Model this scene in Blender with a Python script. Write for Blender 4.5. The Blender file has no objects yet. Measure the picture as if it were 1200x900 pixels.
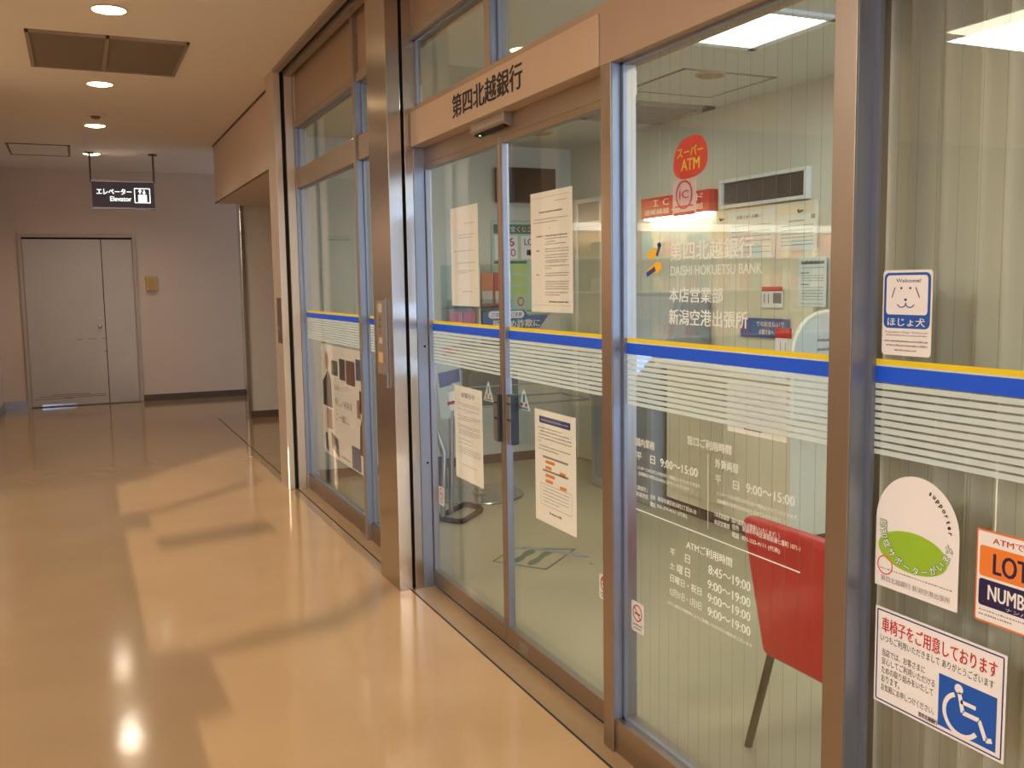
import bpy, bmesh, math, random
from mathutils import Vector, Matrix
random.seed(7)
sc = bpy.context.scene
C = sc.collection

# ------------------------------------------------------------------ camera
FPX, YAW, PITCH, ROLL, EYE = 1116.08, 0.426845, -0.10458, -0.0152175, 1.5
def cam_axes():
    cy, sy, cp, sp = math.cos(YAW), math.sin(YAW), math.cos(PITCH), math.sin(PITCH)
    F = Vector((sy*cp, cy*cp, sp)); R = Vector((cy, -sy, 0)); U = R.cross(F)
    cr, sr = math.cos(ROLL), math.sin(ROLL)
    return F, R*cr+U*sr, U*cr-R*sr
AF, AR, AU = cam_axes()
cd = bpy.data.cameras.new('camera'); cam = bpy.data.objects.new('camera', cd); C.objects.link(cam)
cd.sensor_fit = 'HORIZONTAL'; cd.sensor_width = 36; cd.lens = FPX/1200*36; cd.clip_start = .05; cd.clip_end = 200
M = Matrix((AR, AU, -AF)).transposed().to_4x4(); M.translation = (0, 0, EYE); cam.matrix_world = M
sc.camera = cam

# ------------------------------------------------------------------ look, world, sun
sc.view_settings.view_transform = 'Standard'; sc.view_settings.look = 'None'
sc.view_settings.gamma = 1; sc.view_settings.use_curve_mapping = False
sc.view_settings.exposure = 0.5
sc.cycles.use_denoising = True
W = bpy.data.worlds.new('sky'); sc.world = W; W.use_nodes = True
bg = W.node_tree.nodes['Background']; bg.inputs[0].default_value = (.62, .76, 1.0, 1); bg.inputs[1].default_value = .6
SUN_EL = math.radians(8)
sd = bpy.data.lights.new('sun', 'SUN'); sd.energy = 10; sd.angle = math.radians(.15); sd.color = (1, .80, .56)
so = bpy.data.objects.new('sun', sd); C.objects.link(so); so.location = (1, -12, 6)
so.rotation_euler = Vector((0, math.cos(SUN_EL), -math.sin(SUN_EL))).to_track_quat('-Z', 'Y').to_euler()

def area(name, loc, size, sizey, power, color, aim=(0, 0, -1), parent=None, spread=180):
    l = bpy.data.lights.new(name, 'AREA'); l.shape = 'RECTANGLE'; l.size = size; l.size_y = sizey; l.energy = power; l.color = color; l.spread = math.radians(spread)
    o = bpy.data.objects.new(name, l); C.objects.link(o); o.location = loc
    o.rotation_euler = Vector(aim).to_track_quat('-Z', 'Y').to_euler()
    return o
WARM = (1, .86, .72); HALL = (1, .97, .93); NEUT = (1, 1, .95)
for i, (x, y) in enumerate([(-2.6, 1.0), (-2.6, 4.2), (-5.4, 1.0), (-5.4, 4.2), (-2.6, -3.5), (-5.4, -3.5)]):
    area('hall_lamp', (x, y, 2.98), 1.2, .6, 43, HALL)

# ------------------------------------------------------------------ materials
def lin(c): return tuple(((v/255)/12.92 if v/255 <= .04045 else ((v/255+.055)/1.055)**2.4) for v in c)
MATS = {}
def mat(name, rgb, rough=.5, metal=0., var=.06, scale=18., bump=0., emit=0., spec=.5, stretch=None, aniso=0., coat=0., rvar=0., alpha=1.):
    if name in MATS: return MATS[name]
    m = bpy.data.materials.new(name); m.use_nodes = True; nt = m.node_tree; b = nt.nodes['Principled BSDF']
    col = lin(rgb)
    b.inputs['Roughness'].default_value = rough; b.inputs['Metallic'].default_value = metal
    b.inputs['Specular IOR Level'].default_value = spec
    tc = nt.nodes.new('ShaderNodeTexCoord'); nz = nt.nodes.new('ShaderNodeTexNoise'); nz.inputs['Scale'].default_value = scale; nz.inputs['Detail'].default_value = 5
    src = tc.outputs['Object']
    if stretch:
        mp = nt.nodes.new('ShaderNodeMapping'); mp.inputs['Scale'].default_value = stretch; nt.links.new(src, mp.inputs['Vector']); src = mp.outputs['Vector']
    nt.links.new(src, nz.inputs['Vector'])
    mx = nt.nodes.new('ShaderNodeMix'); mx.data_type = 'RGBA'
    mx.inputs[6].default_value = (*[max(0, c*(1-var)) for c in col], 1); mx.inputs[7].default_value = (*[min(1, c*(1+var)) for c in col], 1)
    nt.links.new(nz.outputs['Fac'], mx.inputs[0]); nt.links.new(mx.outputs[2], b.inputs['Base Color'])
    if emit: nt.links.new(mx.outputs[2], b.inputs['Emission Color']); b.inputs['Emission Strength'].default_value = emit
    if bump:
        bp = nt.nodes.new('ShaderNodeBump'); bp.inputs['Strength'].default_value = bump; bp.inputs['Distance'].default_value = .004
        nt.links.new(nz.outputs['Fac'], bp.inputs['Height']); nt.links.new(bp.outputs['Normal'], b.inputs['Normal'])
    if rvar:
        mr = nt.nodes.new('ShaderNodeMapRange'); mr.inputs['To Min'].default_value = rough-rvar; mr.inputs['To Max'].default_value = rough+rvar
        nt.links.new(nz.outputs['Fac'], mr.inputs['Value']); nt.links.new(mr.outputs['Result'], b.inputs['Roughness'])
    if aniso:
        tg = nt.nodes.new('ShaderNodeTangent'); tg.direction_type = 'RADIAL'; tg.axis = 'Z'
        b.inputs['Anisotropic'].default_value = aniso; b.inputs['Anisotropic Rotation'].default_value = 0.
        nt.links.new(tg.outputs[0], b.inputs['Tangent'])
    if coat: b.inputs['Coat Weight'].default_value = coat; b.inputs['Coat Roughness'].default_value = .03
    if alpha < 1: b.inputs['Alpha'].default_value = alpha
    MATS[name] = m
    return m
def glass_mat(name, tint=(.93, .97, .93), ior=1.5):
    m = bpy.data.materials.new(name); m.use_nodes = True; nt = m.node_tree; nt.nodes.remove(nt.nodes['Principled BSDF'])
    t = nt.nodes.new('ShaderNodeBsdfTransparent'); t.inputs[0].default_value = (*tint, 1)
    g = nt.nodes.new('ShaderNodeBsdfGlossy'); g.inputs['Roughness'].default_value = .004
    fr = nt.nodes.new('ShaderNodeFresnel'); fr.inputs['IOR'].default_value = ior
    mx = nt.nodes.new('ShaderNodeMixShader')
    ge = nt.nodes.new('ShaderNodeNewGeometry'); ma = nt.nodes.new('ShaderNodeMath'); ma.operation = 'MULTIPLY_ADD'; ma.inputs[1].default_value = 1/ior-ior; ma.inputs[2].default_value = ior
    nt.links.new(ge.outputs['Backfacing'], ma.inputs[0]); nt.links.new(ma.outputs[0], fr.inputs['IOR'])
    nt.links.new(fr.outputs[0], mx.inputs[0]); nt.links.new(t.outputs[0], mx.inputs[1]); nt.links.new(g.outputs[0], mx.inputs[2])
    nt.links.new(mx.outputs[0], nt.nodes['Material Output'].inputs[0])
    return m
def vinyl(name, rgb, op):
    return mat(name, rgb, .5, var=.02, alpha=op)
STEEL = mat('brushed_steel', (188, 178, 168), .25, 1, .02, 1, stretch=(500, 500, 4), aniso=.8, rvar=.015)
STEELD = mat('bronze_steel', (168, 154, 140), .36, 1, .05, 1, stretch=(500, 500, 4), rvar=.04)
ALU = mat('satin_aluminium', (176, 176, 178), .32, 1, .04, 60)
FRAME = mat('frame_metal', (172, 160, 148), .6, 1, .05, 1, stretch=(500, 500, 4))
PANEL = mat('panel_metal', (180, 158, 138), .5, .75, .05, 8)
SIGNP = mat('sign_panel_metal', (204, 180, 156), .45, .6, .04, 8)
CHROME = mat('chrome', (200, 200, 200), .12, 1, .03)
DARK = mat('dark_gap', (18, 15, 13), .8)
BLACKP = mat('black_plastic', (20, 20, 22), .5, spec=.2)
CHARC = mat('charcoal_plastic', (52, 56, 66), .42, bump=.1)
GLASS = glass_mat('window_glass', (.98, .988, .975)); GLASSG = glass_mat('door_glass', (.98, .988, .975))
ACRYL = glass_mat('acrylic', (.86, .92, .90))
PAPER = mat('notice_paper', (248, 244, 234), .7, var=.015, scale=6)
WHITEP = mat('white_vinyl_card', (238, 233, 230), .45, var=.01)
INK = mat('black_ink', (30, 28, 28), .7)
INKG = mat('grey_ink', (136, 132, 126), .7)
NAVY = mat('navy_ink', (38, 46, 110), .6)
RED = mat('red_ink', (196, 36, 38), .55)
REDA = mat('atm_red', (214, 62, 44), .5)
ORANGE = mat('orange_ink', (236, 128, 40), .55)
GREEN = mat('green_ink', (150, 190, 40), .55)
DGREEN = mat('dark_green_ink', (70, 140, 60), .55)
BLUE = mat('blue_ink', (12, 84, 178), .5)
YEL = mat('yellow_ink', (240, 200, 60), .55)
SKYB = mat('light_blue_ink', (120, 190, 216), .55)
PINK = mat('pink_ink', (206, 120, 140), .55)
VYEL = mat('yellow_vinyl', (236, 206, 20), .45, var=.02)
VBLUE = mat('blue_vinyl', (0, 84, 222), .45, var=.02)
VWHITE = vinyl('frosted_white_vinyl', (212, 228, 226), .82)
VLET = vinyl('white_lettering_vinyl', (236, 240, 232), .96)
WALLP = mat('corridor_wall_paper', (208, 188, 170), .75, var=.04, scale=4, bump=.05)
CEILM = mat('rockwool_ceiling', (226, 214, 198), .9, var=.06, scale=90, bump=.25)
DOORP = mat('painted_steel_door', (186, 176, 166), .38, var=.07, scale=5)
BASEB = mat('brown_baseboard', (92, 74, 62), .5)
BANKW = mat('bank_wall', (206, 205, 188), .8, var=.03, scale=3)
BANKC = mat('bank_ceiling', (206, 204, 186), .9, var=.05, scale=80)
BANKF = mat('bank_floor_vinyl', (168, 160, 132), .3, var=.10, scale=3.5, rvar=.06)
PART = mat('cream_partition', (222, 214, 188), .6, var=.03)
WHITEM = mat('white_metal', (226, 226, 220), .45)
GREYM = mat('grey_machine', (150, 156, 160), .45)
REDL = mat('red_leather', (190, 26, 30), .42, var=.08, scale=60, bump=.15)
BLIND = mat('pale_blind_fabric', (206, 208, 194), .85, var=.06, scale=4, stretch=(3, 3, .4))
LENSW = mat('lamp_lens_warm', (255, 226, 170), .4, emit=14)
LENSN = mat('lamp_lens_neutral', (236, 255, 232), .4, emit=6)
LENSH = mat('lamp_lens_hall', (255, 240, 214), .4, emit=9)
TRIMW = mat('lamp_trim', (214, 196, 172), .5)
GRILLE = mat('grille_brown', (120, 104, 86), .6, var=.05, scale=10, stretch=(2, 60, 2))
LITSIGN = mat('lit_sign_white', (236, 255, 236), .5, emit=1.2)
SIGNDK = mat('sign_dark_face', (104, 98, 126), .5, var=.05)
def floor_mat():
    m = bpy.data.materials.new('glossy_vinyl_floor'); m.use_nodes = True; nt = m.node_tree; b = nt.nodes['Principled BSDF']
    tc = nt.nodes.new('ShaderNodeTexCoord')
    n1 = nt.nodes.new('ShaderNodeTexNoise'); n1.inputs['Scale'].default_value = 2.2; n1.inputs['Detail'].default_value = 6
    n2 = nt.nodes.new('ShaderNodeTexNoise'); n2.inputs['Scale'].default_value = 130; n2.inputs['Detail'].default_value = 3
    n3 = nt.nodes.new('ShaderNodeTexNoise'); n3.inputs['Scale'].default_value = 9; n3.inputs['Detail'].default_value = 2
    for n in (n1, n2, n3): nt.links.new(tc.outputs['Object'], n.inputs['Vector'])
    a = nt.nodes.new('ShaderNodeMix'); a.data_type = 'RGBA'
    a.inputs[6].default_value = (*lin((142, 114, 84)), 1); a.inputs[7].default_value = (*lin((163, 136, 101)), 1)
    mt = nt.nodes.new('ShaderNodeMath'); mt.operation = 'MULTIPLY_ADD'; mt.inputs[1].default_value = .35
    nt.links.new(n2.outputs['Fac'], mt.inputs[0]); 
    m2 = nt.nodes.new('ShaderNodeMath'); m2.operation = 'MULTIPLY'; m2.inputs[1].default_value = .65
    nt.links.new(n1.outputs['Fac'], m2.inputs[0]); nt.links.new(m2.outputs[0], mt.inputs[2])
    nt.links.new(mt.outputs[0], a.inputs[0]); nt.links.new(a.outputs[2], b.inputs['Base Color'])
    b.inputs['Roughness'].default_value = .11
    bp = nt.nodes.new('ShaderNodeBump'); bp.inputs['Strength'].default_value = .05; bp.inputs['Distance'].default_value = .01
    nt.links.new(n3.outputs['Fac'], bp.inputs['Height']); nt.links.new(bp.outputs['Normal'], b.inputs['Normal'])
    return m
FLOORM = floor_mat()

# ------------------------------------------------------------------ mesh helpers
def ray(px, py): return AF + AR*((px-600)/FPX) - AU*((py-450)/FPX)
def at(px, py, axis, val):          # the point of the plane axis = val behind a spot of the photograph
    r = ray(px, py); o = Vector((0, 0, EYE)); return o + r*((val-o[axis])/r[axis])
ORG = {}
class MB:
    def __init__(s): s.v = []; s.f = []
    def add(s, vs, fs):
        n = len(s.v); s.v += [Vector(v) for v in vs]; s.f += [[i+n for i in f] for f in fs]; return s
    def box(s, x0, x1, y0, y1, z0, z1):
        x0, x1 = min(x0, x1), max(x0, x1); y0, y1 = min(y0, y1), max(y0, y1); z0, z1 = min(z0, z1), max(z0, z1)
        return s.add([(x0,y0,z0),(x1,y0,z0),(x1,y1,z0),(x0,y1,z0),(x0,y0,z1),(x1,y0,z1),(x1,y1,z1),(x0,y1,z1)],
                     [(0,3,2,1),(4,5,6,7),(0,1,5,4),(1,2,6,5),(2,3,7,6),(3,0,4,7)])
    def prism(s, pts, d):            # polygon swept by vector d
        n = len(pts); d = Vector(d); p = [Vector(q) for q in pts]
        return s.add(p+[q+d for q in p], [tuple(range(n))[::-1], tuple(range(n, 2*n))] + [(i, (i+1) % n, n+(i+1) % n, n+i) for i in range(n)])
    def poly(s, pts): return s.add(pts, [tuple(range(len(pts)))])
    def lathe(s, c, prof, n=24, axis=(0, 0, 1)):   # prof: (radius, height) pairs
        ax = Vector(axis).normalized(); q = Vector((0, 0, 1)).rotation_difference(ax); c = Vector(c)
        vs = []; fs = []
        for r, h in prof:
            for k in range(n):
                a = 2*math.pi*k/n; vs.append(c + q @ Vector((r*math.cos(a), r*math.sin(a), h)))
        for j in range(len(prof)-1):
            for k in range(n):
                k2 = (k+1) % n; fs.append((j*n+k, j*n+k2, (j+1)*n+k2, (j+1)*n+k))
        fs.append(tuple(range(n))[::-1]); fs.append(tuple((len(prof)-1)*n+k for k in range(n)))
        return s.add(vs, fs)
    def tube(s, pts, r, n=10):
        pts = [Vector(p) for p in pts]; vs = []; fs = []; up = None
        for i, p in enumerate(pts):
            t = (pts[min(i+1, len(pts)-1)] - pts[max(i-1, 0)]).normalized()
            if up is None: up = t.orthogonal().normalized()
            up = (up - t*up.dot(t)).normalized(); b = t.cross(up)
            vs += [p + (up*math.cos(2*math.pi*k/n) + b*math.sin(2*math.pi*k/n))*r for k in range(n)]
        for i in range(len(pts)-1):
            for k in range(n):
                k2 = (k+1) % n; fs.append((i*n+k, i*n+k2, (i+1)*n+k2, (i+1)*n+k))
        fs.append(tuple(range(n))[::-1]); fs.append(tuple((len(pts)-1)*n+k for k in range(n)))
        return s.add(vs, fs)
def tag(o, label=None, cat=None, group=None, kind=None):
    if label: o['label'] = label
    if cat: o['category'] = cat
    if group: o['group'] = group
    if kind: o['kind'] = kind
    return o
def obj(name, mb, m, parent=None, bevel=0, smooth=False, label=None, cat=None, group=None, kind=None, fix=True):
    me = bpy.data.meshes.new(name)
    if parent is not None: org = ORG[parent.name]
    else:
        xs = [v.x for v in mb.v]; ys = [v.y for v in mb.v]; zs = [v.z for v in mb.v]
        org = Vector(((min(xs)+max(xs))/2, (min(ys)+max(ys))/2, min(zs)))
    me.from_pydata([tuple(v-org) for v in mb.v], [], mb.f); me.update()
    if fix:
        b = bmesh.new(); b.from_mesh(me); bmesh.ops.recalc_face_normals(b, faces=b.faces); b.to_mesh(me); b.free()
    me.materials.append(m)
    o = bpy.data.objects.new(name, me); C.objects.link(o)
    if parent is not None: o.parent = parent
    else: o.location = org
    ORG[o.name] = org
    if bevel:
        md = o.modifiers.new('edge', 'BEVEL'); md.width = bevel; md.segments = 2; md.limit_method = 'ANGLE'
    if smooth:
        for p in me.polygons: p.use_smooth = True
        try: me.set_sharp_from_angle(angle=math.radians(40))
        except Exception: pass
    return tag(o, label, cat, group, kind)
def root(name, loc, label, cat, group=None, kind=None):
    o = bpy.data.objects.new(name, None); C.objects.link(o); o.location = loc; ORG[o.name] = Vector(loc); o.empty_display_size = .1
    return tag(o, label, cat, group, kind)
def S(name, mb, m, label, cat, bevel=0, parent=None): return obj(name, mb, m, parent, bevel, label=label, cat=cat, kind='structure')
TX = {}
def glyphs(body, bold):
    k = (body, bold)
    if k not in TX:
        c = bpy.data.curves.new('t', 'FONT'); c.body = body; c.offset = bold; c.resolution_u = 3
        o = bpy.data.objects.new('t', c); C.objects.link(o)
        dg = bpy.context.evaluated_depsgraph_get(); me = bpy.data.meshes.new_from_object(o.evaluated_get(dg))
        vs = [(v.co.x, v.co.y) for v in me.vertices]; fs = [tuple(p.vertices) for p in me.polygons]
        bpy.data.objects.remove(o); bpy.data.curves.remove(c); bpy.data.meshes.remove(me)
        TX[k] = (vs, fs, min(v[0] for v in vs), max(v[0] for v in vs), min(v[1] for v in vs), max(v[1] for v in vs))
    return TX[k]
class Fr:                              # a flat sheet: top-left corner, width axis, height axis (down), outward normal
    def __init__(s, o, ex, ey, w, h, n): s.o = Vector(o); s.ex = Vector(ex); s.ey = Vector(ey); s.w = w; s.h = h; s.n = Vector(n)
    def p(s, u, v, d=0): return s.o + s.ex*(u*s.w) + s.ey*(v*s.h) + s.n*d
    def rect(s, mb, u0, v0, u1, v1, d=.0004): return mb.poly([s.p(u0, v1, d), s.p(u1, v1, d), s.p(u1, v0, d), s.p(u0, v0, d)])
    def poly(s, mb, pts, d=.0004): return mb.poly([s.p(u, v, d) for u, v in pts])
    def slab(s, mb, pts, t=.0008): return mb.prism([s.p(u, v, 0) for u, v in pts], s.n*-t)
    def text(s, mb, body, u0, v0, u1, v1, d=.0007, bold=0):
        vs, fs, a, b, c, e = glyphs(body, 0); hh = abs(v1-v0)*s.h
        for k, (dx, dy) in enumerate([(0, 0), (1, 0), (-1, 0), (0, 1)] if bold else [(0, 0)]):   # heavier weight: strokes laid side by side
            o = bold*hh*.9
            mb.add([s.p(u0+(x-a)/(b-a)*(u1-u0)+dx*o/s.w, v1-(y-c)/(e-c)*(v1-v0)+dy*o*.6/s.h, d+k*.00004) for x, y in vs], fs)
        return mb
    def rows(s, mb, u0, u1, v, h, d=.0006, gap=.25):
        u = u0
        while u < u1:
            w = random.uniform(.014, .034); e = min(u+w, u1); q = h*random.uniform(0, .4)
            s.rect(mb, u, v+q, e, v+h, d); u = e + random.uniform(.006, .014)
        return mb
    def ell(s, mb, cu, cv, ru, rv, d=.0004, n=32, a0=0, a1=360):
        return s.poly(mb, [(cu+ru*math.cos(math.radians(a0+(a1-a0)*k/n)), cv+rv*math.sin(math.radians(a0+(a1-a0)*k/n))) for k in range(n)], d)
    def arc(s, mb, cu, cv, ru, rv, t, a0=0, a1=360, d=.0006, n=32):
        out = []; 
        for k in range(n+1):
            a = math.radians(a0+(a1-a0)*k/n); ca, sa = math.cos(a), math.sin(a)
            out.append((s.p(cu+ru*ca, cv+rv*sa, d), s.p(cu+ru*(1-t)*ca, cv+rv*(1-t)*sa, d)))
        for k in range(n): mb.poly([out[k][0], out[k+1][0], out[k+1][1], out[k][1]])
        return mb
    def line(s, mb, pts, t, d=.0006):
        for (a, b), (c, e) in zip(pts[:-1], pts[1:]):
            dx, dy = (c-a)*s.w, (e-b)*s.h; L = math.hypot(dx, dy) or 1; nx, ny = -dy/L*t/2/s.w, dx/L*t/2/s.h
            s.poly(mb, [(a+nx, b+ny), (c+nx, e+ny), (c-nx, e-ny), (a-nx, b-ny)], d)
        return mb
    def rrect(s, u0, v0, u1, v1, r, n=5):
        ru, rv = r/s.w, r/s.h; pts = []
        for cu, cv, a0 in ((u1-ru, v0+rv, -90), (u1-ru, v1-rv, 0), (u0+ru, v1-rv, 90), (u0+ru, v0+rv, 180)):
            for k in range(n+1):
                a = math.radians(a0+90*k/n); pts.append((cu+ru*math.cos(a), cv+rv*math.sin(a)))
        return pts
def FX(x, l, t, bl, r):                # sheet on the plane x, from its left edge top and bottom and its right edge in the photograph
    a = at(l, t, 0, x); b = at(l, bl, 0, x); c = at(r, (t+bl)/2, 0, x)
    return Fr((x, a.y, a.z), (0, -1, 0), (0, 0, -1), a.y-c.y, a.z-b.z, (-1, 0, 0))
def FY(y, l, t, bl, r):
    a = at(l, t, 1, y); b = at(l, bl, 1, y); c = at(r, (t+bl)/2, 1, y)
    return Fr((a.x, y, a.z), (1, 0, 0), (0, 0, -1), c.x-a.x, a.z-b.z, (0, -1, 0))
FULL = [(0, 0), (1, 0), (1, 1), (0, 1)]

# ================================================================== SETTING
H = 3.05; XG = 1.489
S('floor', MB().box(-7.5, 1.575, -8, 13.72, -.08, 0).box(1.575, 3.6, 7.42, 13.72, -.08, 0), FLOORM, 'glossy beige vinyl corridor floor', 'floor')
S('floor_bank', MB().box(1.575, 3.9, -1.2, 7.42, -.08, 0), BANKF, 'olive beige bank floor behind the glass front', 'floor')
S('ceiling', MB().box(-7.5, 1.6, -8, 13.8, H, H+.1).box(1.6, 4.0, -1.3, 13.8, H, H+.1), CEILM, 'beige textured corridor ceiling', 'ceiling')
S('ceiling_bank', MB().box(1.575, 4.0, -1.3, 7.3, 2.63, 2.75).box(3.9, 4.0, -1.3, 7.42, 2.7, H).box(1.6, 3.9, -1.3, -1.2, 2.7, H), BANKC, 'pale bank ceiling behind the glass front', 'ceiling')
S('wall_far', MB().box(-1.1, 3.6, 13.7, 13.85, 0, H), WALLP, 'beige end wall of the corridor with grey door', 'wall')
S('wall_left', MB().box(-1.1, -.91, 8.2, 13.7, 0, H), WALLP, 'beige left wall at the corridor end', 'wall')
S('wall_hall', MB().box(-7.5, -1.1, 8.2, 8.35, 0, H).box(-7.6, -7.5, -8, 8.35, 0, H), mat('hall_wall_paint', (140, 126, 112), .8), 'beige wall across the hall', 'wall')
# unseen back wall; opening and bars shaped to place the sun patches on the floor
ZB = lambda y: (y+8)*math.tan(SUN_EL)
def bars():
    mb = MB()
    for pts in ([(.2,4.07),(.4,4.02),(1.0,4.2),(1.3,4.5),(1.7,5.0),(1.7,4.75),(1.3,4.34),(1.0,4.04),(.41,3.93),(.2,3.93)],
                [(.1,4.1),(.2,3.96),(.41,3.93),(.43,3.39),(.3,3.34),(.3,-7),(.1,-7)],
                [(.36,6.0),(1.05,6.14),(1.05,5.86),(.36,5.72)],
                [(.1,6.3),(.36,6.3),(.36,6.8),(.1,6.74)],
                [(.3,6.72),(.45,6.82),(1.25,7.6),(1.25,7.48),(.45,6.7)],
                [(.1,7.8),(.2,7.8),(1.5,9.4),(1.75,9.5),(1.75,10.5),(.1,10.5)]):
        mb.prism([(x, -8, ZB(y)) for x, y in pts], (0, .05, 0))
    return mb
wb = S('wall_back', MB().box(-7.5, .2, -8.1, -8, 0, H+.6).box(.1, 1.7, -8.1, -8, ZB(10.4), H+.6).box(1.43, 8, -8.1, -8, 0, 3.6), WALLP, 'wall behind the viewer, opening shaped to let the low sun in', 'wall')
S('window_9', bars(), FRAME, 'unseen bars added behind the viewer, cut to cast the floor shadows', 'window')  # added occluder, its outlines projected back from the floor shadows
# bank shell
wf = S('wall_bank_far', MB().box(1.6, 4.0, 7.3, 7.42, 0, H), BANKW, 'pale bank wall with the television', 'wall')
S('wall_bank_back', MB().box(3.9, 4.0, -1.3, 7.3, 0, 2.7), BANKW, 'pale back wall of the bank', 'wall')
S('wall_bank_end', MB().box(1.6, 3.9, -1.3, -1.2, 0, .5).box(1.6, 3.9, -1.3, -1.2, 2.5, 2.7).box(1.6, 1.7, -1.3, -1.2, .5, 2.5).box(3.85, 3.9, -1.3, -1.2, .5, 2.5), BANKW, 'near end wall of the bank around an added glowing pane', 'wall')
S('baseboard_bank', MB().box(1.6, 3.9, 7.285, 7.3, 0, .075).box(3.885, 3.9, -1.2, 6.74, 0, .075).box(3.885, 3.9, 7.18, 7.285, 0, .075), BASEB, 'dark brown baseboard inside the bank', 'baseboard')
for n, bx, lab in ((11, (1.7, 3.85, -1.26, -1.24, .5, 2.5), 'unseen glowing pane added at the near end of the bank as blue daylight'), (10, (-4.6, -.6, -8.0, -7.98, .9, 2.6), 'unseen glowing pane added behind the viewer as blue daylight')):
    r = root('window_%d' % n, ((bx[0]+bx[1])/2, bx[2], bx[4]), lab, 'window', kind='structure')  # glowing panes added out of view to turn the metal faces blue
    obj('pane', MB().box(*bx), mat('added_glow_pane_%d' % n, (176, 204, 255), .4, var=.1, scale=1.5, emit=4.5 if n == 11 else 2.0), r)
    mb = MB(); m = (bx[0]+bx[1])/2
    for xx in (bx[0], m-.02, bx[1]-.04): mb.box(xx, xx+.04, bx[3], bx[3]+.03, bx[4], bx[5])
    obj('frame', mb, ALU, r)
# corridor end
S('baseboard_far', MB().box(.735, 3.5, 13.685, 13.7, 0, .085), BASEB, 'brown baseboard along the end wall', 'baseboard')
S('baseboard_left', MB().box(-.91, -.6, 13.68, 13.7, 0, .095).box(-.91, -.895, 8.2, 13.68, 0, .095), ALU, 'shiny metal baseboard left of the grey door', 'baseboard')
S('wall_bulkhead', MB().box(1.46, 3.6, 7.34, 11.0, 2.43, H), WALLP, 'beige bulkhead over the alcove', 'wall', bevel=.004)
S('wall_alcove', MB().box(1.78, 3.6, 11.235, 11.4, 0, 2.43).box(3.45, 3.6, 7.42, 11.235, 0, 2.43).box(1.74, 3.6, 11.0, 11.4, 2.43, H), mat('alcove_paint', (206, 198, 184), .7), 'pale alcove wall beside the glass front', 'wall')
S('baseboard_alcove', MB().box(1.785, 3.45, 11.222, 11.235, 0, .08), BASEB, 'dark baseboard of the alcove wall', 'baseboard')
S('trim_1', MB().box(1.74, 1.785, 11.205, 11.4, 0, 2.43), CHROME, 'polished metal corner post of the alcove', 'trim', bevel=.006)
S('trim_2', MB().box(1.45, 1.462, 7.34, 11.0, 2.425, 2.437).box(1.45, 1.462, 7.34, 11.0, 3.035, H), BASEB, 'thin dark edge lines of the bulkhead', 'trim')
S('trim_3', MB().box(1.428, 1.436, -8, 11.4, 0, .0012), DARK, 'dark floor joint running along the glass front', 'trim')

# shutter posts and metal framing of the front
t4 = S('trim_4', MB().box(1.374, 1.44, 4.39, 4.705, 0, H), STEEL, 'brushed steel shutter post left of the sliding door', 'trim', bevel=.002)
obj('guide_slot', MB().box(1.44, 1.456, 4.42, 4.7, 0, H), DARK, t4)
t5 = S('trim_5', MB().box(1.456, 1.496, 4.39, 4.70, 0, 2.153).box(1.456, XG+.06, 4.39, 4.7, 2.153, H).box(1.498, 1.552, 4.392, 4.70, 0, 2.153), STEEL, 'brushed steel jamb between shutter post and door', 'trim', bevel=.0015)
sm = MB()
for z in (1.205, .63): sm.lathe((1.533, 4.3925, z), [(.006, 0), (.006, .004), (.004, .005)], 12, (0, -1, 0))
obj('screw', sm, DARK, t5)
t6 = S('trim_6', MB().box(1.368, 1.415, 7.05, 7.34, 0, H), mat('light_steel', (214, 200, 184), .58, 1, .04, 1, stretch=(500, 500, 4)), 'pale steel shutter post at the far end of the front', 'trim', bevel=.002)
obj('guide_slot', MB().box(1.415, 1.445, 7.08, 7.33, 0, H), DARK, t6)
S('trim_7', MB().box(1.445, 1.502, 7.05, 7.34, 0, H).box(1.506, 1.6, 7.052, 7.34, 0, H), MATS['light_steel'], 'pale steel jamb at the far end of the front', 'trim', bevel=.0015)
t8 = S('trim_8', MB().box(1.368, 1.412, -1.2, 7.05, H-.028, H+.01).box(1.448, 1.49, -1.2, 7.05, H-.045, H+.01), FRAME, 'metal shutter track along the ceiling edge', 'trim')
obj('guide_slot', MB().box(1.412, 1.448, -1.2, 7.05, H-.006, H+.012), DARK, t8)
S('trim_9', MB().box(XG, 1.578, 2.53, 2.592, 0, 2.153), STEELD, 'bronze toned mullion right of the sliding door', 'trim', bevel=.0015)
S('trim_10', MB().box(XG, 1.582, 1.537, 1.602, 0, 2.153), STEELD, 'bronze toned mullion with the three text stickers to its right', 'trim', bevel=.0015)
S('trim_11', MB().box(XG, 1.6, -1.2, 4.39, 2.153, 2.333), PANEL, 'bronze header band over door and windows', 'trim', bevel=.0015)
S('trim_12', MB().box(1.551, 1.62, 2.592, 4.39, 2.076, 2.153), STEELD, 'metal door head under the sign panel', 'trim', bevel=.0015)
S('trim_13', MB().box(XG+.003, 1.6, -1.2, 4.39, 2.648, 2.69).box(1.51, 1.6, 4.70, 7.05, 2.645, 2.69), FRAME, 'head rail over the transom windows', 'trim', bevel=.001)
S('wall_front', MB().box(XG+.012, 1.6, -1.2, 4.39, 2.69, H).box(1.522, 1.6, 4.70, 7.05, 2.69, H), PANEL, 'bronze panels between transoms and ceiling', 'wall')
S('trim_14', MB().box(XG, 1.56, 3.43, 3.487, 2.333, 2.648), FRAME, 'post between the two transoms over the door', 'trim', bevel=.001)
S('trim_15', MB().box(1.495, 1.57, 5.387, 5.433, 0, H), FRAME, 'slim post dividing the far display windows', 'trim', bevel=.001)
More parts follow.
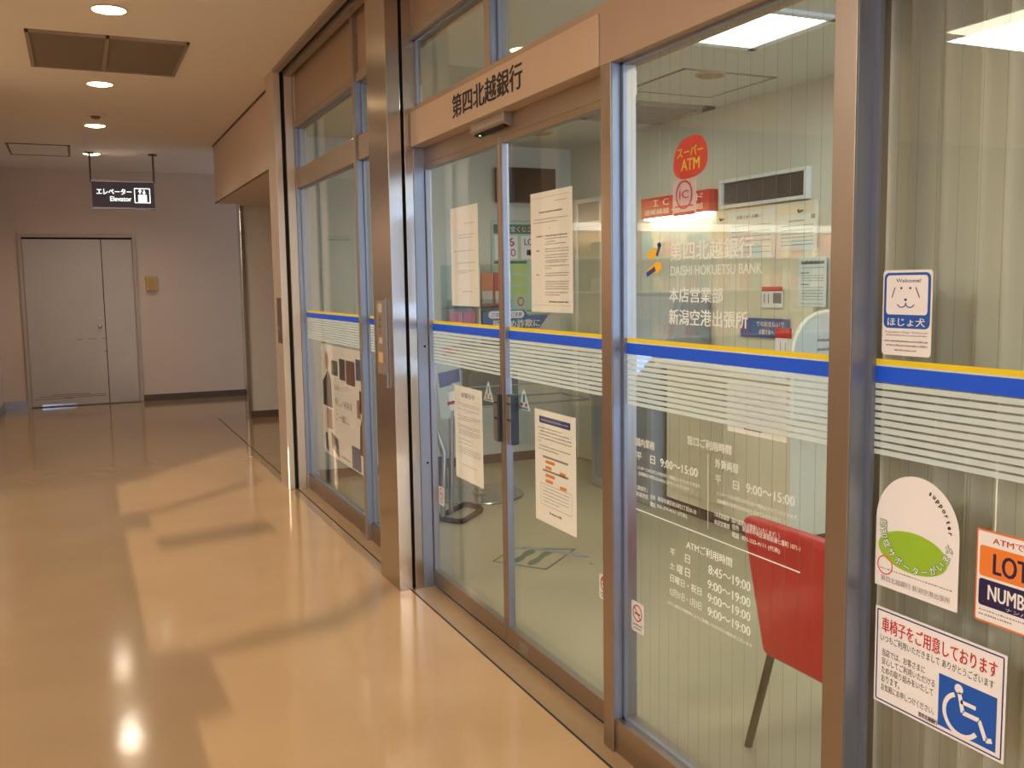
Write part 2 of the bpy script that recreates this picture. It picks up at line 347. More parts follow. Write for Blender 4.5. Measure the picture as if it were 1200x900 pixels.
S('trim_16', MB().box(1.512, 1.58, 4.70, 5.387, 2.215, 2.35).box(1.512, 1.58, 5.433, 7.05, 2.215, 2.35), FRAME, 'cross rail over the far display windows', 'trim', bevel=.001)
S('trim_17', MB().box(1.52, 1.58, 4.70, 5.387, 0, .1).box(1.52, 1.58, 5.433, 7.05, 0, .1), STEELD, 'bottom rail of the far display windows', 'trim', bevel=.0015)
S('trim_18', MB().box(1.497, 1.575, 1.602, 2.53, 0, .108), STEELD, 'bottom rail of the window with opening hours', 'trim', bevel=.0015)
S('trim_19', MB().box(1.497, 1.575, -1.2, 1.537, 0, .108), STEELD, 'bottom rail of the sticker window', 'trim', bevel=.0015)
S('trim_20', MB().box(1.555, 1.63, 2.592, 4.39, .0, .004), ALU, 'metal threshold under the sliding door', 'trim')

SKYTINT = mat('sky_tinted_metal', (150, 156, 170), .45, .8, .04, 1, stretch=(500, 500, 4))  # blue daylight reflection put into the colour of the frame sides
def side(parent, x0, x1, y, z0, z1): obj('sky_tint_strip', MB().box(x0, x1, y-.0025, y+.008, z0, z1), SKYTINT, parent, label='frame side tinted with a blue daylight reflection')
D_ = bpy.data.objects
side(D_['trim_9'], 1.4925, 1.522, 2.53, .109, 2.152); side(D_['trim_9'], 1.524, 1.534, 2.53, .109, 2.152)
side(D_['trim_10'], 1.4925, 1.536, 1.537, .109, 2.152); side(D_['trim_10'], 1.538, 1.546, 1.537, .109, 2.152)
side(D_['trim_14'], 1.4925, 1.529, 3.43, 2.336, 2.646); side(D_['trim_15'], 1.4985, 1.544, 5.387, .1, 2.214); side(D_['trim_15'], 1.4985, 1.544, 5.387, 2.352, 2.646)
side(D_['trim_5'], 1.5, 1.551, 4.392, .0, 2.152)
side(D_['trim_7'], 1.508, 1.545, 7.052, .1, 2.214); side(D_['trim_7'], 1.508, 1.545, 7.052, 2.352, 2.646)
# ------------------------------------------------------------------ windows
def stripes(w, x, y0, y1, xf):
    """the printed band on a pane: yellow line, blue band, ten frosted lines"""
    def band(z0, z1): return MB().poly([(xf, y1, z0), (xf, y0, z0), (xf, y0, z1), (xf, y1, z1)])
    obj('yellow_stripe', band(1.3185, 1.3305), VYEL, w, fix=False, label='yellow stripe')
    obj('blue_stripe', band(1.281, 1.315), VBLUE, w, fix=False, label='blue stripe')
    mb = MB()
    for k in range(10):
        z = 1.2785-k*.01575; mb.poly([(xf, y1, z-.0112), (xf, y0, z-.0112), (xf, y0, z), (xf, y1, z)])
    mb.poly([(xf, y1, 1.315), (xf, y0, 1.315), (xf, y0, 1.3185), (xf, y1, 1.3185)])
    obj('frosted_stripes', mb, VWHITE, w, fix=False, label='frosted white stripes')
def window(n, x, y0, y1, z0, z1, label, band=False, stile=None):
    r = root('window_%d' % n, (x, (y0+y1)/2, z0), label, 'window', kind='structure')
    obj('glass', MB().box(x, x+.006, y0, y1, z0, z1), GLASS, r)
    if stile:
        mb = MB().box(x-.012, x, y1-.016, y1, z0, z1).box(x-.012, x, y0, y0+.008, z0, z1).box(x-.012, x, y0, y1, z0, z0+.008).box(x-.012, x, y0, y1, z1-.008, z1)
        obj('bead', mb, SKYTINT, r)  # beads carry the same painted-in blue reflection
    if band: stripes(r, x, y0, y1, x-.0006)
    return r
XB = 1.535                    # glass of the fixed windows
window(1, 1.546, 5.433, 7.05, .1, 2.215, 'far display window with the collage poster', True, 1)
window(2, 1.546, 4.70, 5.387, .1, 2.215, 'narrow display window beside the shutter post', True, 1)
window(3, 1.546, 5.433, 7.05, 2.35, 2.645, 'transom over the far display window', False, 1)
window(4, 1.546, 4.70, 5.387, 2.35, 2.645, 'transom over the narrow display window', False, 1)
window(5, 1.53, 3.487, 4.39, 2.333, 2.648, 'left transom over the sliding door', False, 1)
window(6, 1.53, -1.2, 3.43, 2.333, 2.648, 'long transom right of its post', False, 1)
wB = window(7, XB, 1.602, 2.53, .108, 2.153, 'window with white opening hours lettering', True, 1)
wC = window(8, XB+.012, -1.2, 1.537, .108, 2.153, 'window with the stickers', True, 1)
for w, x, ya, yb in ((wB, XB+.003, 1.61, 2.51), (wC, XB+.015, .5, 1.52)):
    mb = MB(); y = ya+.03
    while y < yb: mb.box(x-.0002, x+.0002, y-.0002, y+.0002, .11, 2.15); y += .05
    obj('wire', mb, mat('glass_wire', (140, 140, 128), .5, 1), w, label='fine vertical wires inside the glass')

# ------------------------------------------------------------------ sliding door leaves
XD = 1.553; XDG = 1.574
def leaf(n, y0, y1, label, meet):
    r = root('door_%d' % n, (XD, (y0+y1)/2, 0), label, 'door', kind='structure')
    mb = MB().box(XD, XD+.03, y0, y1, .012, .088).box(XD, XD+.03, y0, y1, 2.05, 2.09)
    for a, b in ((y0, y0+.024), (y1-.024, y1)): mb.box(XD, XD+.03, a, b, .088, 2.05)
    obj('frame', mb, STEELD, r, bevel=.0015)
    for yy in (y0, y1-.024): obj('sky_tint_strip', MB().box(XD+.002, XDG-.001, yy-.0015, yy+.004, .089, 2.049), SKYTINT, r, label='frame side tinted with a blue daylight reflection')
    obj('glass', MB().box(XDG, XDG+.006, y0+.02, y1-.02, .085, 2.06), GLASSG, r)
    stripes(r, XDG, y0+.024, y1-.024, XDG-.0006)
    return r
dL = leaf(2, 3.507, 4.40, 'left leaf of the glass sliding door', 0)
dR = leaf(3, 2.61, 3.503, 'right leaf of the glass sliding door', 1)
for d, l, t, b, r2 in ((dL, 577.5, 461, 516, 583), (dR, 592.5, 462, 520, 598.5)):
    f = FX(XDG-.038, l, t, b, r2)
    hb = obj('handle', MB().box(XDG-.037, XDG-.0005, f.o.y-f.w, f.o.y, f.o.z-f.h, f.o.z), CHARC, d, bevel=.006, label='charcoal lock box')
    mb = MB()
    for v0, v1 in ((.03, .16), (.2, .48), (.53, .97)): mb.box(XDG-.0385, XDG-.036, f.o.y-f.w*.9, f.o.y-f.w*.1, f.o.z-f.h*v1, f.o.z-f.h*v0)
    obj('lock_plate', mb, ALU, hb)
obj('lock_plate', MB().box(XD-.002, XD+.001, 3.30, 3.38, .022, .066), ALU, dR, bevel=.001)

# far grey double door
r = root('door_1', (.07, 13.7, 0), 'grey painted steel double door at the corridor end', 'door', kind='structure')
fr = MB().box(-.63, -.585, 13.66, 13.71, 0, 2.23).box(.72, .765, 13.66, 13.71, 0, 2.23).box(-.585, .72, 13.66, 13.71, 2.185, 2.23)
obj('frame', fr, mat('door_frame_paint', (178, 162, 148), .5), r, bevel=.003)
a = obj('leaf', MB().box(-.58, .335, 13.675, 13.70, .012, 2.16), DOORP, r, bevel=.002)
b = obj('leaf', MB().box(.345, .717, 13.675, 13.70, .012, 2.16), DOORP, r, bevel=.002)
obj('gap', MB().box(.335, .345, 13.684, 13.7, .012, 2.16).box(-.585, .72, 13.684, 13.7, 2.16, 2.185), DARK, r)
obj('knob', MB().lathe((.27, 13.675, 1.03), [(.012, 0), (.012, .03), (.028, .04), (.032, .055), (.026, .07), (.01, .075)], 16, (0, -1, 0)), CHROME, a, smooth=True)
obj('keyhole_plate', MB().lathe((.27, 13.675, 1.13), [(.026, 0), (.026, .006), (.018, .008)], 16, (0, -1, 0)), ALU, a)
obj('peephole', MB().lathe((.07, 13.675, 1.84), [(.013, 0), (.013, .006), (.008, .008)], 14, (0, -1, 0)), ALU, a)
kp = MB()
for z, x0, x1 in ((.13, -.5, .3), (.15, -.35, .1), (.11, -.2, .3), (.86, -.02, .06), (.865, .12, .22), (.865, .29, .33), (.70, .3, .335), (.10, -.55, -.1)):
    kp.box(x0, x1, 13.6742, 13.6755, z, z+.007)
obj('scuff_marks', kp, mat('scuff', (120, 104, 92), .8), a)
obj('leaf_sweep', MB().box(-.47, -.06, 13.668, 13.676, .012, .034), CHROME, a, label='bright metal strip at the foot of the door')

# ------------------------------------------------------------------ corridor things
LAB = {5.9: 'nearest round ceiling downlight, before the grey ceiling panel', 8.0: 'round downlight just beyond the grey ceiling panel',
       10.0: 'round downlight just beyond the smoke detector', 12.05: 'farthest round downlight, above the hanging elevator sign'}
def downlight(y):
    r = root('ceiling_downlight', (.26, y, H), LAB[y], 'ceiling light', 'corridor downlights')
    obj('trim_ring', MB().lathe((.26, y, H-.004), [(.098, 0), (.092, -.002), (.092, .006), (.098, .006)], 28), TRIMW, r)
    obj('lens', MB().lathe((.26, y, H-.005), [(.001, -.012), (.05, -.010), (.088, 0), (.088, .004)], 28), LENSW, r, smooth=True)
    l = bpy.data.lights.new('bulb', 'SPOT'); l.energy = 52; l.color = WARM; l.spot_size = math.radians(150); l.spot_blend = .8; l.shadow_soft_size = .09
    o = bpy.data.objects.new('bulb', l); C.objects.link(o); o.location = (.26, y, H-.04)
for y in LAB: downlight(y)
for y in (3.9, 1.9, -.1, -2.1):     # same row, overhead and behind the viewer
    l = bpy.data.lights.new('bulb', 'SPOT'); l.energy = 19; l.color = WARM; l.spot_size = math.radians(150); l.spot_blend = .8; l.shadow_soft_size = .09
    o = bpy.data.objects.new('bulb', l); C.objects.link(o); o.location = (.26, y, H-.04)
    r = root('ceiling_downlight', (.26, y, H), 'round downlight of the same row, overhead out of the picture', 'ceiling light', 'corridor downlights')
    obj('trim_ring', MB().lathe((.26, y, H-.004), [(.098, 0), (.092, -.002), (.092, .006), (.098, .006)], 28), TRIMW, r)
    obj('lens', MB().lathe((.26, y, H-.005), [(.001, -.012), (.05, -.010), (.088, 0), (.088, .004)], 28), LENSW, r, smooth=True)

a = at(30, 33, 2, H); b = at(218, 50, 2, H); c = at(203, 88, 2, H)
x0, x1, y0, y1 = a.x-.01, b.x+.02, a.y, c.y; xm = x0+(x1-x0)*.49
r = root('ceiling_vent', ((x0+x1)/2, (y0+y1)/2, H), 'wide grey-brown double ceiling panel between two downlights', 'ceiling vent')
mb = MB()
for q in ((x0, x1, y0, y0+.035), (x0, x1, y1-.02, y1), (x0, x0+.025, y0, y1), (x1-.02, x1, y0, y1), (xm-.012, xm+.012, y0, y1)): mb.box(*q, H-.014, H+.01)
obj('frame', mb, mat('vent_frame', (150, 132, 110), .55), r, bevel=.002)
for q0, q1 in ((x0+.025, xm-.012), (xm+.012, x1-.02)):
    obj('panel', MB().box(q0, q1, y0+.035, y1-.02, H-.006, H+.01), GRILLE, r)
p = at(112, 136, 2, H-.01)
r = root('smoke_detector', (p.x, p.y, H), 'small smoke detector on the ceiling between downlights', 'detector')
obj('base', MB().lathe((p.x, p.y, H-.012), [(.085, 0), (.09, .004), (.09, .014)], 24), TRIMW, r)
obj('sensor', MB().lathe((p.x, p.y, H-.035), [(.02, 0), (.035, .006), (.04, .024)], 20), GRILLE, r)
a = at(6, 167, 2, H); b = at(82, 170, 2, H); c = at(82, 178, 2, H)
mb = MB()
for q in ((a.x, b.x, a.y, a.y+.02), (a.x, b.x, c.y+.35, c.y+.37), (a.x, a.x+.02, a.y, c.y+.37), (b.x-.02, b.x, a.y, c.y+.37)): mb.box(*q, H-.008, H+.005)
r = root('ceiling_hatch', ((a.x+b.x)/2, a.y, H), 'faint square access hatch in the far ceiling', 'ceiling hatch')
obj('frame', mb, GRILLE, r); obj('lid', MB().box(a.x+.02, b.x-.02, a.y+.02, c.y+.35, H-.003, H+.004), CEILM, r)

# hanging elevator sign
YS = 11.87
f = FY(YS, 107, 211.5, 243.5, 181)
r = root('elevator_sign', (f.o.x+f.w/2, YS+.05, H), 'dark hanging lit sign reading Elevator, before the end wall', 'sign')
bx = obj('sign_box', MB().box(f.o.x, f.o.x+f.w, YS, YS+.1, f.o.z-f.h, f.o.z), SIGNDK, r, bevel=.003)
ed = MB().box(f.o.x-.004, f.o.x+f.w+.004, YS-.004, YS+.104, f.o.z-.008, f.o.z+.006).box(f.o.x-.004, f.o.x+f.w+.004, YS-.004, YS+.104, f.o.z-f.h-.006, f.o.z-f.h+.008)
obj('edge_rail', ed, ALU, r)
for q in (104.5, 178.5):
    p = at(q, 179, 1, YS+.05)
    rd = obj('rod', MB().tube([(p.x, YS+.05, f.o.z-.01), (p.x, YS+.05, H)], .011, 10), BASEB, r)
    obj('ceiling_plate', MB().lathe((p.x, YS+.05, H-.015), [(.05, 0), (.05, .01), (.02, .015)], 16), BASEB, rd)
g = lambda l, t, b, rr: FY(YS-.002, l, t, b, rr)
mb = MB(); g(113, 220.5, 227.5, 154).text(mb, 'エレベーター', 0, 0, 1, 1, bold=.02); g(129, 230, 235.6, 154).text(mb, 'Elevator', 0, 0, 1, 1, bold=.012)
obj('lettering', mb, LITSIGN, r, fix=False, label='lit white lettering')
q = g(157, 220, 238, 176); mb = MB()
q.line(mb, [(.02, .05), (.98, .05), (.98, .97), (.02, .97), (.02, .05)], .008)
for u, up in ((.36, 1), (.62, 0)):
    q.rect(mb, u-.04, .14, u+.04, .38)
    q.poly(mb, [(u-.12, .24), (u+.12, .24), (u, .1)] if up else [(u-.12, .3), (u+.12, .3), (u, .42)])
q.rect(mb, .24, .46, .78, .92)
obj('pictogram', mb, LITSIGN, r, fix=False, label='white elevator symbol')

f = FY(13.7, 170, 324, 341, 184)
r = root('wall_box', (f.o.x+f.w/2, 13.69, f.o.z-f.h), 'small yellowish box on the wall right of grey door', 'wall box')
obj('housing', MB().box(f.o.x, f.o.x+f.w, 13.635, 13.7, f.o.z-f.h, f.o.z), mat('yellowed_plastic', (196, 166, 104), .5), r, bevel=.008)
obj('face_plate', MB().box(f.o.x+.02, f.o.x+f.w-.02, 13.63, 13.636, f.o.z-f.h+.02, f.o.z-.02), mat('yellowed_plate', (176, 146, 86), .5), r, bevel=.002)

# shutter switches
a = at(441.5, 352, 0, 1.374); b = at(443, 437, 0, 1.374); c = at(453, 352, 0, 1.374)
r = root('shutter_switch', (1.374, (a.y+c.y)/2, b.z), 'long steel switch plate on the post left of door', 'switch')
obj('plate', MB().box(1.369, 1.375, c.y, a.y, b.z, a.z), FRAME, r, bevel=.002)
f = Fr((1.369, a.y, a.z), (0, -1, 0), (0, 0, -1), a.y-c.y, a.z-b.z, (-1, 0, 0))
for v0, v1 in ((.04, .16), (.5, .58)): mb = MB(); f.rect(mb, .2, v0, .6, v1); obj('label_plate', mb, mat('label_beige', (186, 168, 150), .5), r, fix=False)
for v in (.24, .33, .42):
    obj('button', MB().lathe(tuple(f.p(.38, v, 0)), [(.012, 0), (.012, .006), (.008, .008)], 14, (-1, 0, 0)), ALU, r)
mb = MB(); f.rect(mb, .15, .7, .6, .84, .001); obj('warning_label', mb, mat('amber_label', (206, 164, 110), .5), r, fix=False, label='amber warning label')
obj('edge_strip', MB().box(1.364, 1.372, c.y-.006, c.y+.002, b.z-.06, a.z+.01), ALU, r)
a = at(325, 349, 0, 1.368); b = at(329, 402, 0, 1.368); c = at(329, 349, 0, 1.368)
r = root('shutter_switch', (1.368, (a.y+c.y)/2, b.z), 'slim dark switch slot on the far pale post', 'switch')
obj('plate', MB().box(1.362, 1.369, c.y, a.y, b.z, a.z), BASEB, r, bevel=.002)
obj('button', MB().lathe((1.362, (a.y+c.y)/2, b.z+.11), [(.012, 0), (.012, .008), (.006, .01)], 12, (-1, 0, 0)), ALU, r)

# ------------------------------------------------------------------ bank sign and door sensor
ya, yb2 = 4.372, 2.594
r = root('bank_sign', (1.483, (ya+yb2)/2, 2.15), 'long bronze sign panel with black bank name over the sliding door', 'sign')
obj('panel', MB().box(1.483, 1.555, yb2, ya, 2.152, 2.309), SIGNP, r, bevel=.002)
f = FX(1.483, 530, 112.5, 139.5, 612.5); mb = MB(); f.text(mb, '第四北越銀行', 0, 0, 1, 1, bold=.045)
obj('lettering', mb, INK, r, fix=False, label='black bank name')
a = at(551, 144, 0, 1.513); b = at(553, 156.5, 0, 1.513); c = at(589.5, 133, 0, 1.513)
r = root('door_sensor', (1.54, (a.y+c.y)/2, b.z), 'bronze door sensor box under the sign panel', 'sensor')
pr = [(1.552, a.z), (1.513, a.z), (1.513, b.z+.004), (1.520, b.z-.004), (1.545, b.z-.012), (1.552, b.z-.012)]
obj('housing', MB().prism([(x, c.y, z) for x, z in pr], (0, a.y-c.y, 0)), FRAME, r, bevel=.003)
obj('lens_strip', MB().box(1.522, 1.547, c.y+.02, a.y-.02, b.z-.014, b.z-.002), BLACKP, r, bevel=.002)
obj('indicator_lamp', MB().lathe((1.530, a.y-.06, b.z-.016), [(.004, 0), (.004, .004)], 10), mat('green_led', (190, 255, 200), .4, emit=2), r)

# ------------------------------------------------------------------ notices and stickers on the glass
XN = XDG+.0072            # inner face of the door glass
def sheet(name, f, m, label, cat, pts=FULL, group=None, t=.0006):
    r = root(name, tuple(f.p(.5, 1)), label, cat, group)
    mb = MB(); f.slab(mb, pts, t); obj('sheet', mb, m, r)
    return r
f = FX(XN, 527.5, 245, 358, 560.5)
r = sheet('notice', f, PAPER, 'tall white notice high on the left door leaf', 'notice')
mb = MB()
for v, u0, u1 in ((.17, .5, .85), (.28, .3, .85), (.31, .3, .8), (.44, .12, .85), (.56, .25, .9), (.64, .25, .9), (.66, .25, .6), (.85, .4, .75)): f.rows(mb, u0, u1, v, .007)
obj('lettering', mb, INKG, r, fix=False)
f = FX(XN, 621.5, 228, 365, 671)
r = sheet('notice', f, PAPER, 'large white notice high on the right door leaf', 'notice')
mb = MB(); mk = MB()
f.rows(mb, .6, .88, .085, .006); f.rows(mk, .22, .78, .16, .014); f.rows(mb, .1, .9, .22, .009); f.rows(mb, .08, .68, .245, .009); f.rows(mb, .47, .5, .3, .008)
f.rows(mk, .14, .3, .36, .011); f.rows(mk, .36, .88, .36, .011)
for v, a0, a1 in ((.385, .36, .9), (.41, .4, .6), (.43, .36, .86), (.47, .36, .92), (.49, .36, .92), (.52, .36, .9), (.54, .36, .9), (.565, .36, .9), (.58, .36, .85), (.61, .36, .92), (.63, .36, .5),
                  (.67, .36, .92), (.69, .36, .88), (.74, .36, .92), (.76, .36, .9), (.78, .36, .9), (.80, .36, .9), (.83, .36, .88), (.85, .36, .7)): f.rows(mb, a0, a1, v, .009)
for v in (.48, .68): f.rows(mk, .14, .22, v, .01)
f.rows(mk, .45, .9, .905, .013); f.rect(mb, .04, .045, .96, .047); f.rect(mb, .04, .94, .96, .942)
obj('lettering', mb, INKG, r, fix=False); obj('bold_lettering', mk, INK, r, fix=False)
f = FX(XN, 532.5, 450.5, 556.5, 565.5)
r = sheet('notice', f, PAPER, 'white notice headed with four bold characters, low on left leaf', 'notice')
mb = MB(); f.text(mb, 'お知らせ', .27, .06, .75, .115, bold=.02); obj('heading', mb, INK, r, fix=False)
mb = MB()
for v, a0, a1 in ((.18, .1, .92), (.2, .3, .9), (.24, .1, .9), (.26, .4, .6), (.31, .1, .92), (.33, .2, .9), (.35, .1, .6), (.41, .1, .92), (.43, .1, .9), (.46, .15, .92), (.48, .15, .92), (.5, .15, .8), (.56, .1, .6), (.6, .1, .6), (.65, .15, .92), (.67, .15, .92), (.69, .15, .92), (.71, .15, .9), (.83, .25, .8)):
    f.rows(mb, a0, a1, v, .008)
obj('lettering', mb, INKG, r, fix=False)
f = FX(XN, 626.5, 478, 606, 675)
r = sheet('notice', f, PAPER, 'white notice with navy bar and orange table, low on right leaf', 'notice')
mb = MB(); f.rect(mb, .12, .055, .88, .115); obj('header_bar', mb, NAVY, r, fix=False)
mb = MB(); f.rows(mb, .17, .83, .078, .014, .0008); obj('header_print', mb, mat('pale_ink', (180, 184, 214), .6), r, fix=False)
mb = MB()
for v, a0, a1 in ((.15, .1, .68), (.18, .13, .85), (.21, .1, .9), (.24, .1, .9), (.27, .1, .15), (.31, .12, .88), (.34, .1, .6)): f.rows(mb, a0, a1, v, .012)
for v in (.68, .71, .74, .77, .80): f.rows(mb, .2, .84 if v < .79 else .6, v, .008)
f.line(mb, [(.14, .655), (.9, .655), (.9, .84), (.14, .84), (.14, .655)], .0015)
for v in (.40, .52): f.rect(mb, .2, v, .82, v+.018)
obj('lettering', mb, INKG, r, fix=False)
for u, v, u2 in ((.27, .435, .5), (.27, .485, .42), (.27, .555, .5), (.27, .605, .45), (.62, .5, .76), (.62, .62, .78)): mb = MB(); f.rect(mb, u, v, u2, v+.028); obj('orange_cell', mb, ORANGE, r, fix=False)
mb = MB(); f.rows(mb, .36, .66, .885, .02); obj('sender_print', mb, INK, r, fix=False)
# triangular stickers by the lock boxes
for l, t, bl, rr, side in ((566.5, 446, 468.5, 578, 'left'), (606.8, 455, 478.5, 621.2, 'right')):
    f = FX(XN, l, t, bl, rr)
    tri = [(.46, 0), (.54, 0), (1, .95), (.97, 1), (.03, 1), (0, .95)]
    r = sheet('sticker', f, mat('pale_blue_sticker', (206, 226, 228), .5), 'small triangular sticker beside the lock box of the %s leaf' % side, 'sticker', tri, 'triangular door stickers')
    mb = MB(); f.rect(mb, .42, .22, .58, .62); f.rect(mb, .15, .88, .85, .96); obj('blue_mark', mb, SKYB if side == 'x' else mat('teal_ink', (40, 120, 160), .5), r, fix=False)
    for u in (.24, .6): mb = MB(); f.rect(mb, u, .66, u+.16, .82); obj('red_mark', mb, RED, r, fix=False)
# no smoking stickers
def nosmoke(x, l, t, bl, rr, label):
    f = FX(x, l, t, bl, rr)
    r = sheet('no_smoking_sticker', f, WHITEP, label, 'sticker', f.rrect(0, 0, 1, 1, f.w*.12), 'no smoking stickers')
    cu, cv = .5, .36; ru = .38; rv = ru*f.w/f.h
    mb = MB(); f.line(mb, [(.27, cv+.02), (.73, cv+.02)], f.h*.05); mb2 = MB(); f.arc(mb2, cu, cv, ru, rv, .18)
    f.line(mb2, [(cu-ru*.62, cv-rv*.62), (cu+ru*.62, cv+rv*.62)], f.w*.07, .0008)
    obj('cigarette_symbol', mb, INK, r, fix=False); obj('red_ring', mb2, RED, r, fix=False)
    mb = MB(); f.rows(mb, .12, .88, .72, .06); f.rows(mb, .2, .8, .84, .05); obj('lettering', mb, INK, r, fix=False)
nosmoke(XN, 514, 569, 590, 520.5, 'small no smoking sticker low on the left door leaf')
nosmoke(XN, 702.3, 671, 700, 715, 'small no smoking sticker half hidden by the mullion')
XW = XB+.0072
nosmoke(XW, 740, 702, 737, 754.3, 'small no smoking sticker on the opening hours window')
# red stickers on the opening hours window
f = FX(XW, 789.5, 164, 212, 829)
blob = []
for k in range(40):
    a = 2*math.pi*k/40; rr = 1/(abs(math.cos(a))**2.5+abs(math.sin(a))**2.5)**(1/2.5); blob.append((.5+.5*rr*math.cos(a-.25*0)+.03*math.sin(2*a), .5+.5*rr*math.sin(a)+.05*math.cos(a)*-1))
r = sheet('atm_sticker', f, REDA, 'round red ATM sticker with yellow letters on the window', 'sticker', blob)
mb = MB(); f.text(mb, 'スーパー', .12, .24, .88, .48, bold=.03); f.text(mb, 'ATM', .24, .53, .78, .80, bold=.03); obj('lettering', mb, mat('yellow_print', (240, 206, 70), .5), r, fix=False)
f = FX(XW, 788.5, 213, 254, 815.5)
r = sheet('card_sticker', f, mat('pale_pink_sticker', (226, 200, 206), .5, alpha=.82), 'pale pink IC card sticker below the red ATM sticker', 'sticker')
mb = MB(); f.arc(mb, .5, .42, .36, .36*f.w/f.h, .14); f.text(mb, 'IC', .3, .3, .7, .52, bold=.02); f.rect(mb, .06, .9, .94, .99); f.rect(mb, .1, .72, .9, .76); obj('red_mark', mb, mat('crimson_print', (196, 40, 70), .5), r, fix=False)
f = FX(XW, 853, 446, 504.5, 923)
r = sheet('notice', f, mat('thin_paper', (250, 250, 242), .7), 'notice with red lines behind the frosted stripes of the window', 'notice')
mb = MB(); mr = MB()
for v, a0, a1 in ((.10, .12, .7), (.24, .12, .75), (.34, .12, .8), (.46, .12, .8), (.82, .2, .7), (.88, .3, .6)): f.rows(mb, a0, a1, v, .03)
for v, a0, a1 in ((.58, .1, .82), (.7, .14, .8)): f.rows(mr, a0, a1, v, .045)
obj('lettering', mb, INKG, r, fix=False); obj('red_print', mr, RED, r, fix=False)

# white vinyl lettering of the opening hours window (part of that window)
mb = MB(); XL = XB-.0006
def wt(body, l, t, bl, rr, bold=0): FX(XL, l, t, bl, rr).text(mb, body, 0, 0, 1, 1, 0, bold+.012)
wt('第四北越銀行', 785.5, 284, 306, 883, .01); wt('DAISHI HOKUETSU BANK', 786, 312, 323, 893)
wt('本店営業部', 784, 337, 354, 847, .01); wt('新潟空港出張所', 784, 362, 380, 876, .01)
wt('国内業務', 745.5, 512.5, 522, 767, .01); wt('窓口ご利用時間', 805.5, 510, 520.5, 857, .015)
wt('平', 745.5, 529, 538, 752); wt('日', 762, 533.5, 543, 767.5); wt('9:00～15:00', 774, 537, 546.5, 817.5, .01)
wt('(11:30～12:30は窓口の受付を一時休止させていただきます。', 747, 545, 550, 822); wt('金融機関の休業日はお休みとさせていただきます。)', 748, 552, 557, 812)
wt('〈連絡先〉', 745.5, 567.5, 573, 759); wt('新潟支店', 745.5, 575, 580.5, 759.5); wt('住所', 762, 579, 584.5, 768); wt('新潟市東区松浜町2丁目30-20', 771, 581.5, 587, 816)
wt('電話', 762, 587.5, 593, 768); wt('025-274-4151 (代表)', 770, 590, 595.5, 805)
wt('外貨両替', 838, 537, 547.5, 865.5, .01); wt('平', 838, 556, 565.5, 845); wt('日', 859, 563, 573, 866); wt('9:00～15:00', 874.5, 566, 577, 931.5, .01)
wt('(11:30～12:30は窓口の受付を一時休止させていただきます。', 840, 575, 580.5, 936); wt('金融機関の休業日はお休みとさせていただきます。)', 840, 584, 589.5, 920)
wt('〈本店営業部（国内業務もお取扱いいたします）〉', 837, 599, 605, 914); wt('本店営業部', 837, 608, 614, 855); wt('住所', 858, 613.5, 620, 866); wt('新潟市中央区東堀前通七番町 1071-1', 870, 616, 622.5, 938)
wt('電話', 858, 622.5, 629, 866); wt('025-222-4111 (代表)', 869.5, 627, 633.5, 914)
wt('ATMご利用時間', 804.5, 632.5, 642.5, 858, .015)
for body, l, t, bl, rr in (('平', 785.5, 642, 650, 791), ('日', 803, 649, 659, 808.5), ('土', 785, 658, 665.5, 790.5), ('曜', 793.5, 661, 671, 800), ('日', 803, 665, 675, 808.5), ('日曜日・祝日', 785.5, 672, 681, 822), ('12月31日・1月3日', 785, 688, 697, 822)): wt(body, l, t, bl, rr)
wt('8:45～19:00', 830.5, 661.5, 672, 879.5, .01)
for t in (679, 694.5, 710.5): wt('9:00～19:00', 829.5, t, t+10, 879.5, .01)
wt('ただし休日や時間帯によりご利用いただけない場合がございます', 782, 703, 707, 882)
def wl(p, q, t):
    a = at(*p, 0, XL); b = at(*q, 0, XL); d = (b-a).normalized(); n = Vector((0, d.z, -d.y))*t/2
    mb.poly([a-n, b-n, b+n, a+n])
wl((829.5, 532), (829.5, 620), .002); wl((745, 596), (937.5, 671), .0035)
obj('lettering', mb, VLET, wB, fix=False, label='white lettering with bank name and opening hours')
f = FX(XL, 757, 288, 323, 779); mb = MB()
f.ell(mb, .5, .32, .42, .2, 0, 20, 120, 330); f.ell(mb, .42, .72, .42, .22, 0, 20, -60, 160)
obj('logo_mark', mb, mat('yellow_mark', (244, 184, 20), .45), wB, fix=False, label='yellow part of the logo')
mb = MB(); f.line(mb, [(.62, .02), (.78, -.02), (.58, .36)], f.w*.12, .0003); f.line(mb, [(.04, .98), (.5, .78)], f.w*.14, .0003)
obj('logo_mark', mb, mat('navy_mark', (20, 60, 130), .45), wB, fix=False, label='navy part of the logo')

# stickers of the right window
XS = XB+.012-.001
f = FX(XS, 1035.5, 317, 415, 1092)
r = sheet('dog_sticker', f, WHITEP, 'white and blue assistance dog welcome sticker on the right window', 'sticker', f.rrect(0, 0, 1, 1, .008))
mb = MB(); f.poly(mb, f.rrect(.03, .03, .97, .68, .012), .0004); obj('blue_panel', mb, BLUE, r, fix=False)
mb = MB(); f.poly(mb, f.rrect(.08, .06, .92, .52, .008), .0007); obj('white_panel', mb, WHITEP, r, fix=False)
mb = MB(); f.text(mb, 'Welcome!', .28, .1, .78, .145, .001, .012)
f.line(mb, [(.26, .2), (.2, .32)], .0025, .001); f.line(mb, [(.68, .2), (.76, .32)], .0025, .001)
for u in (.39, .57): f.ell(mb, u, .21, .025, .014, .001, 12)
f.ell(mb, .48, .345, .03, .016, .001, 12)
f.arc(mb, .4, .38, .1, .06, .2, 0, 160, .001, 14); f.arc(mb, .57, .38, .1, .06, .2, 20, 180, .001, 14)
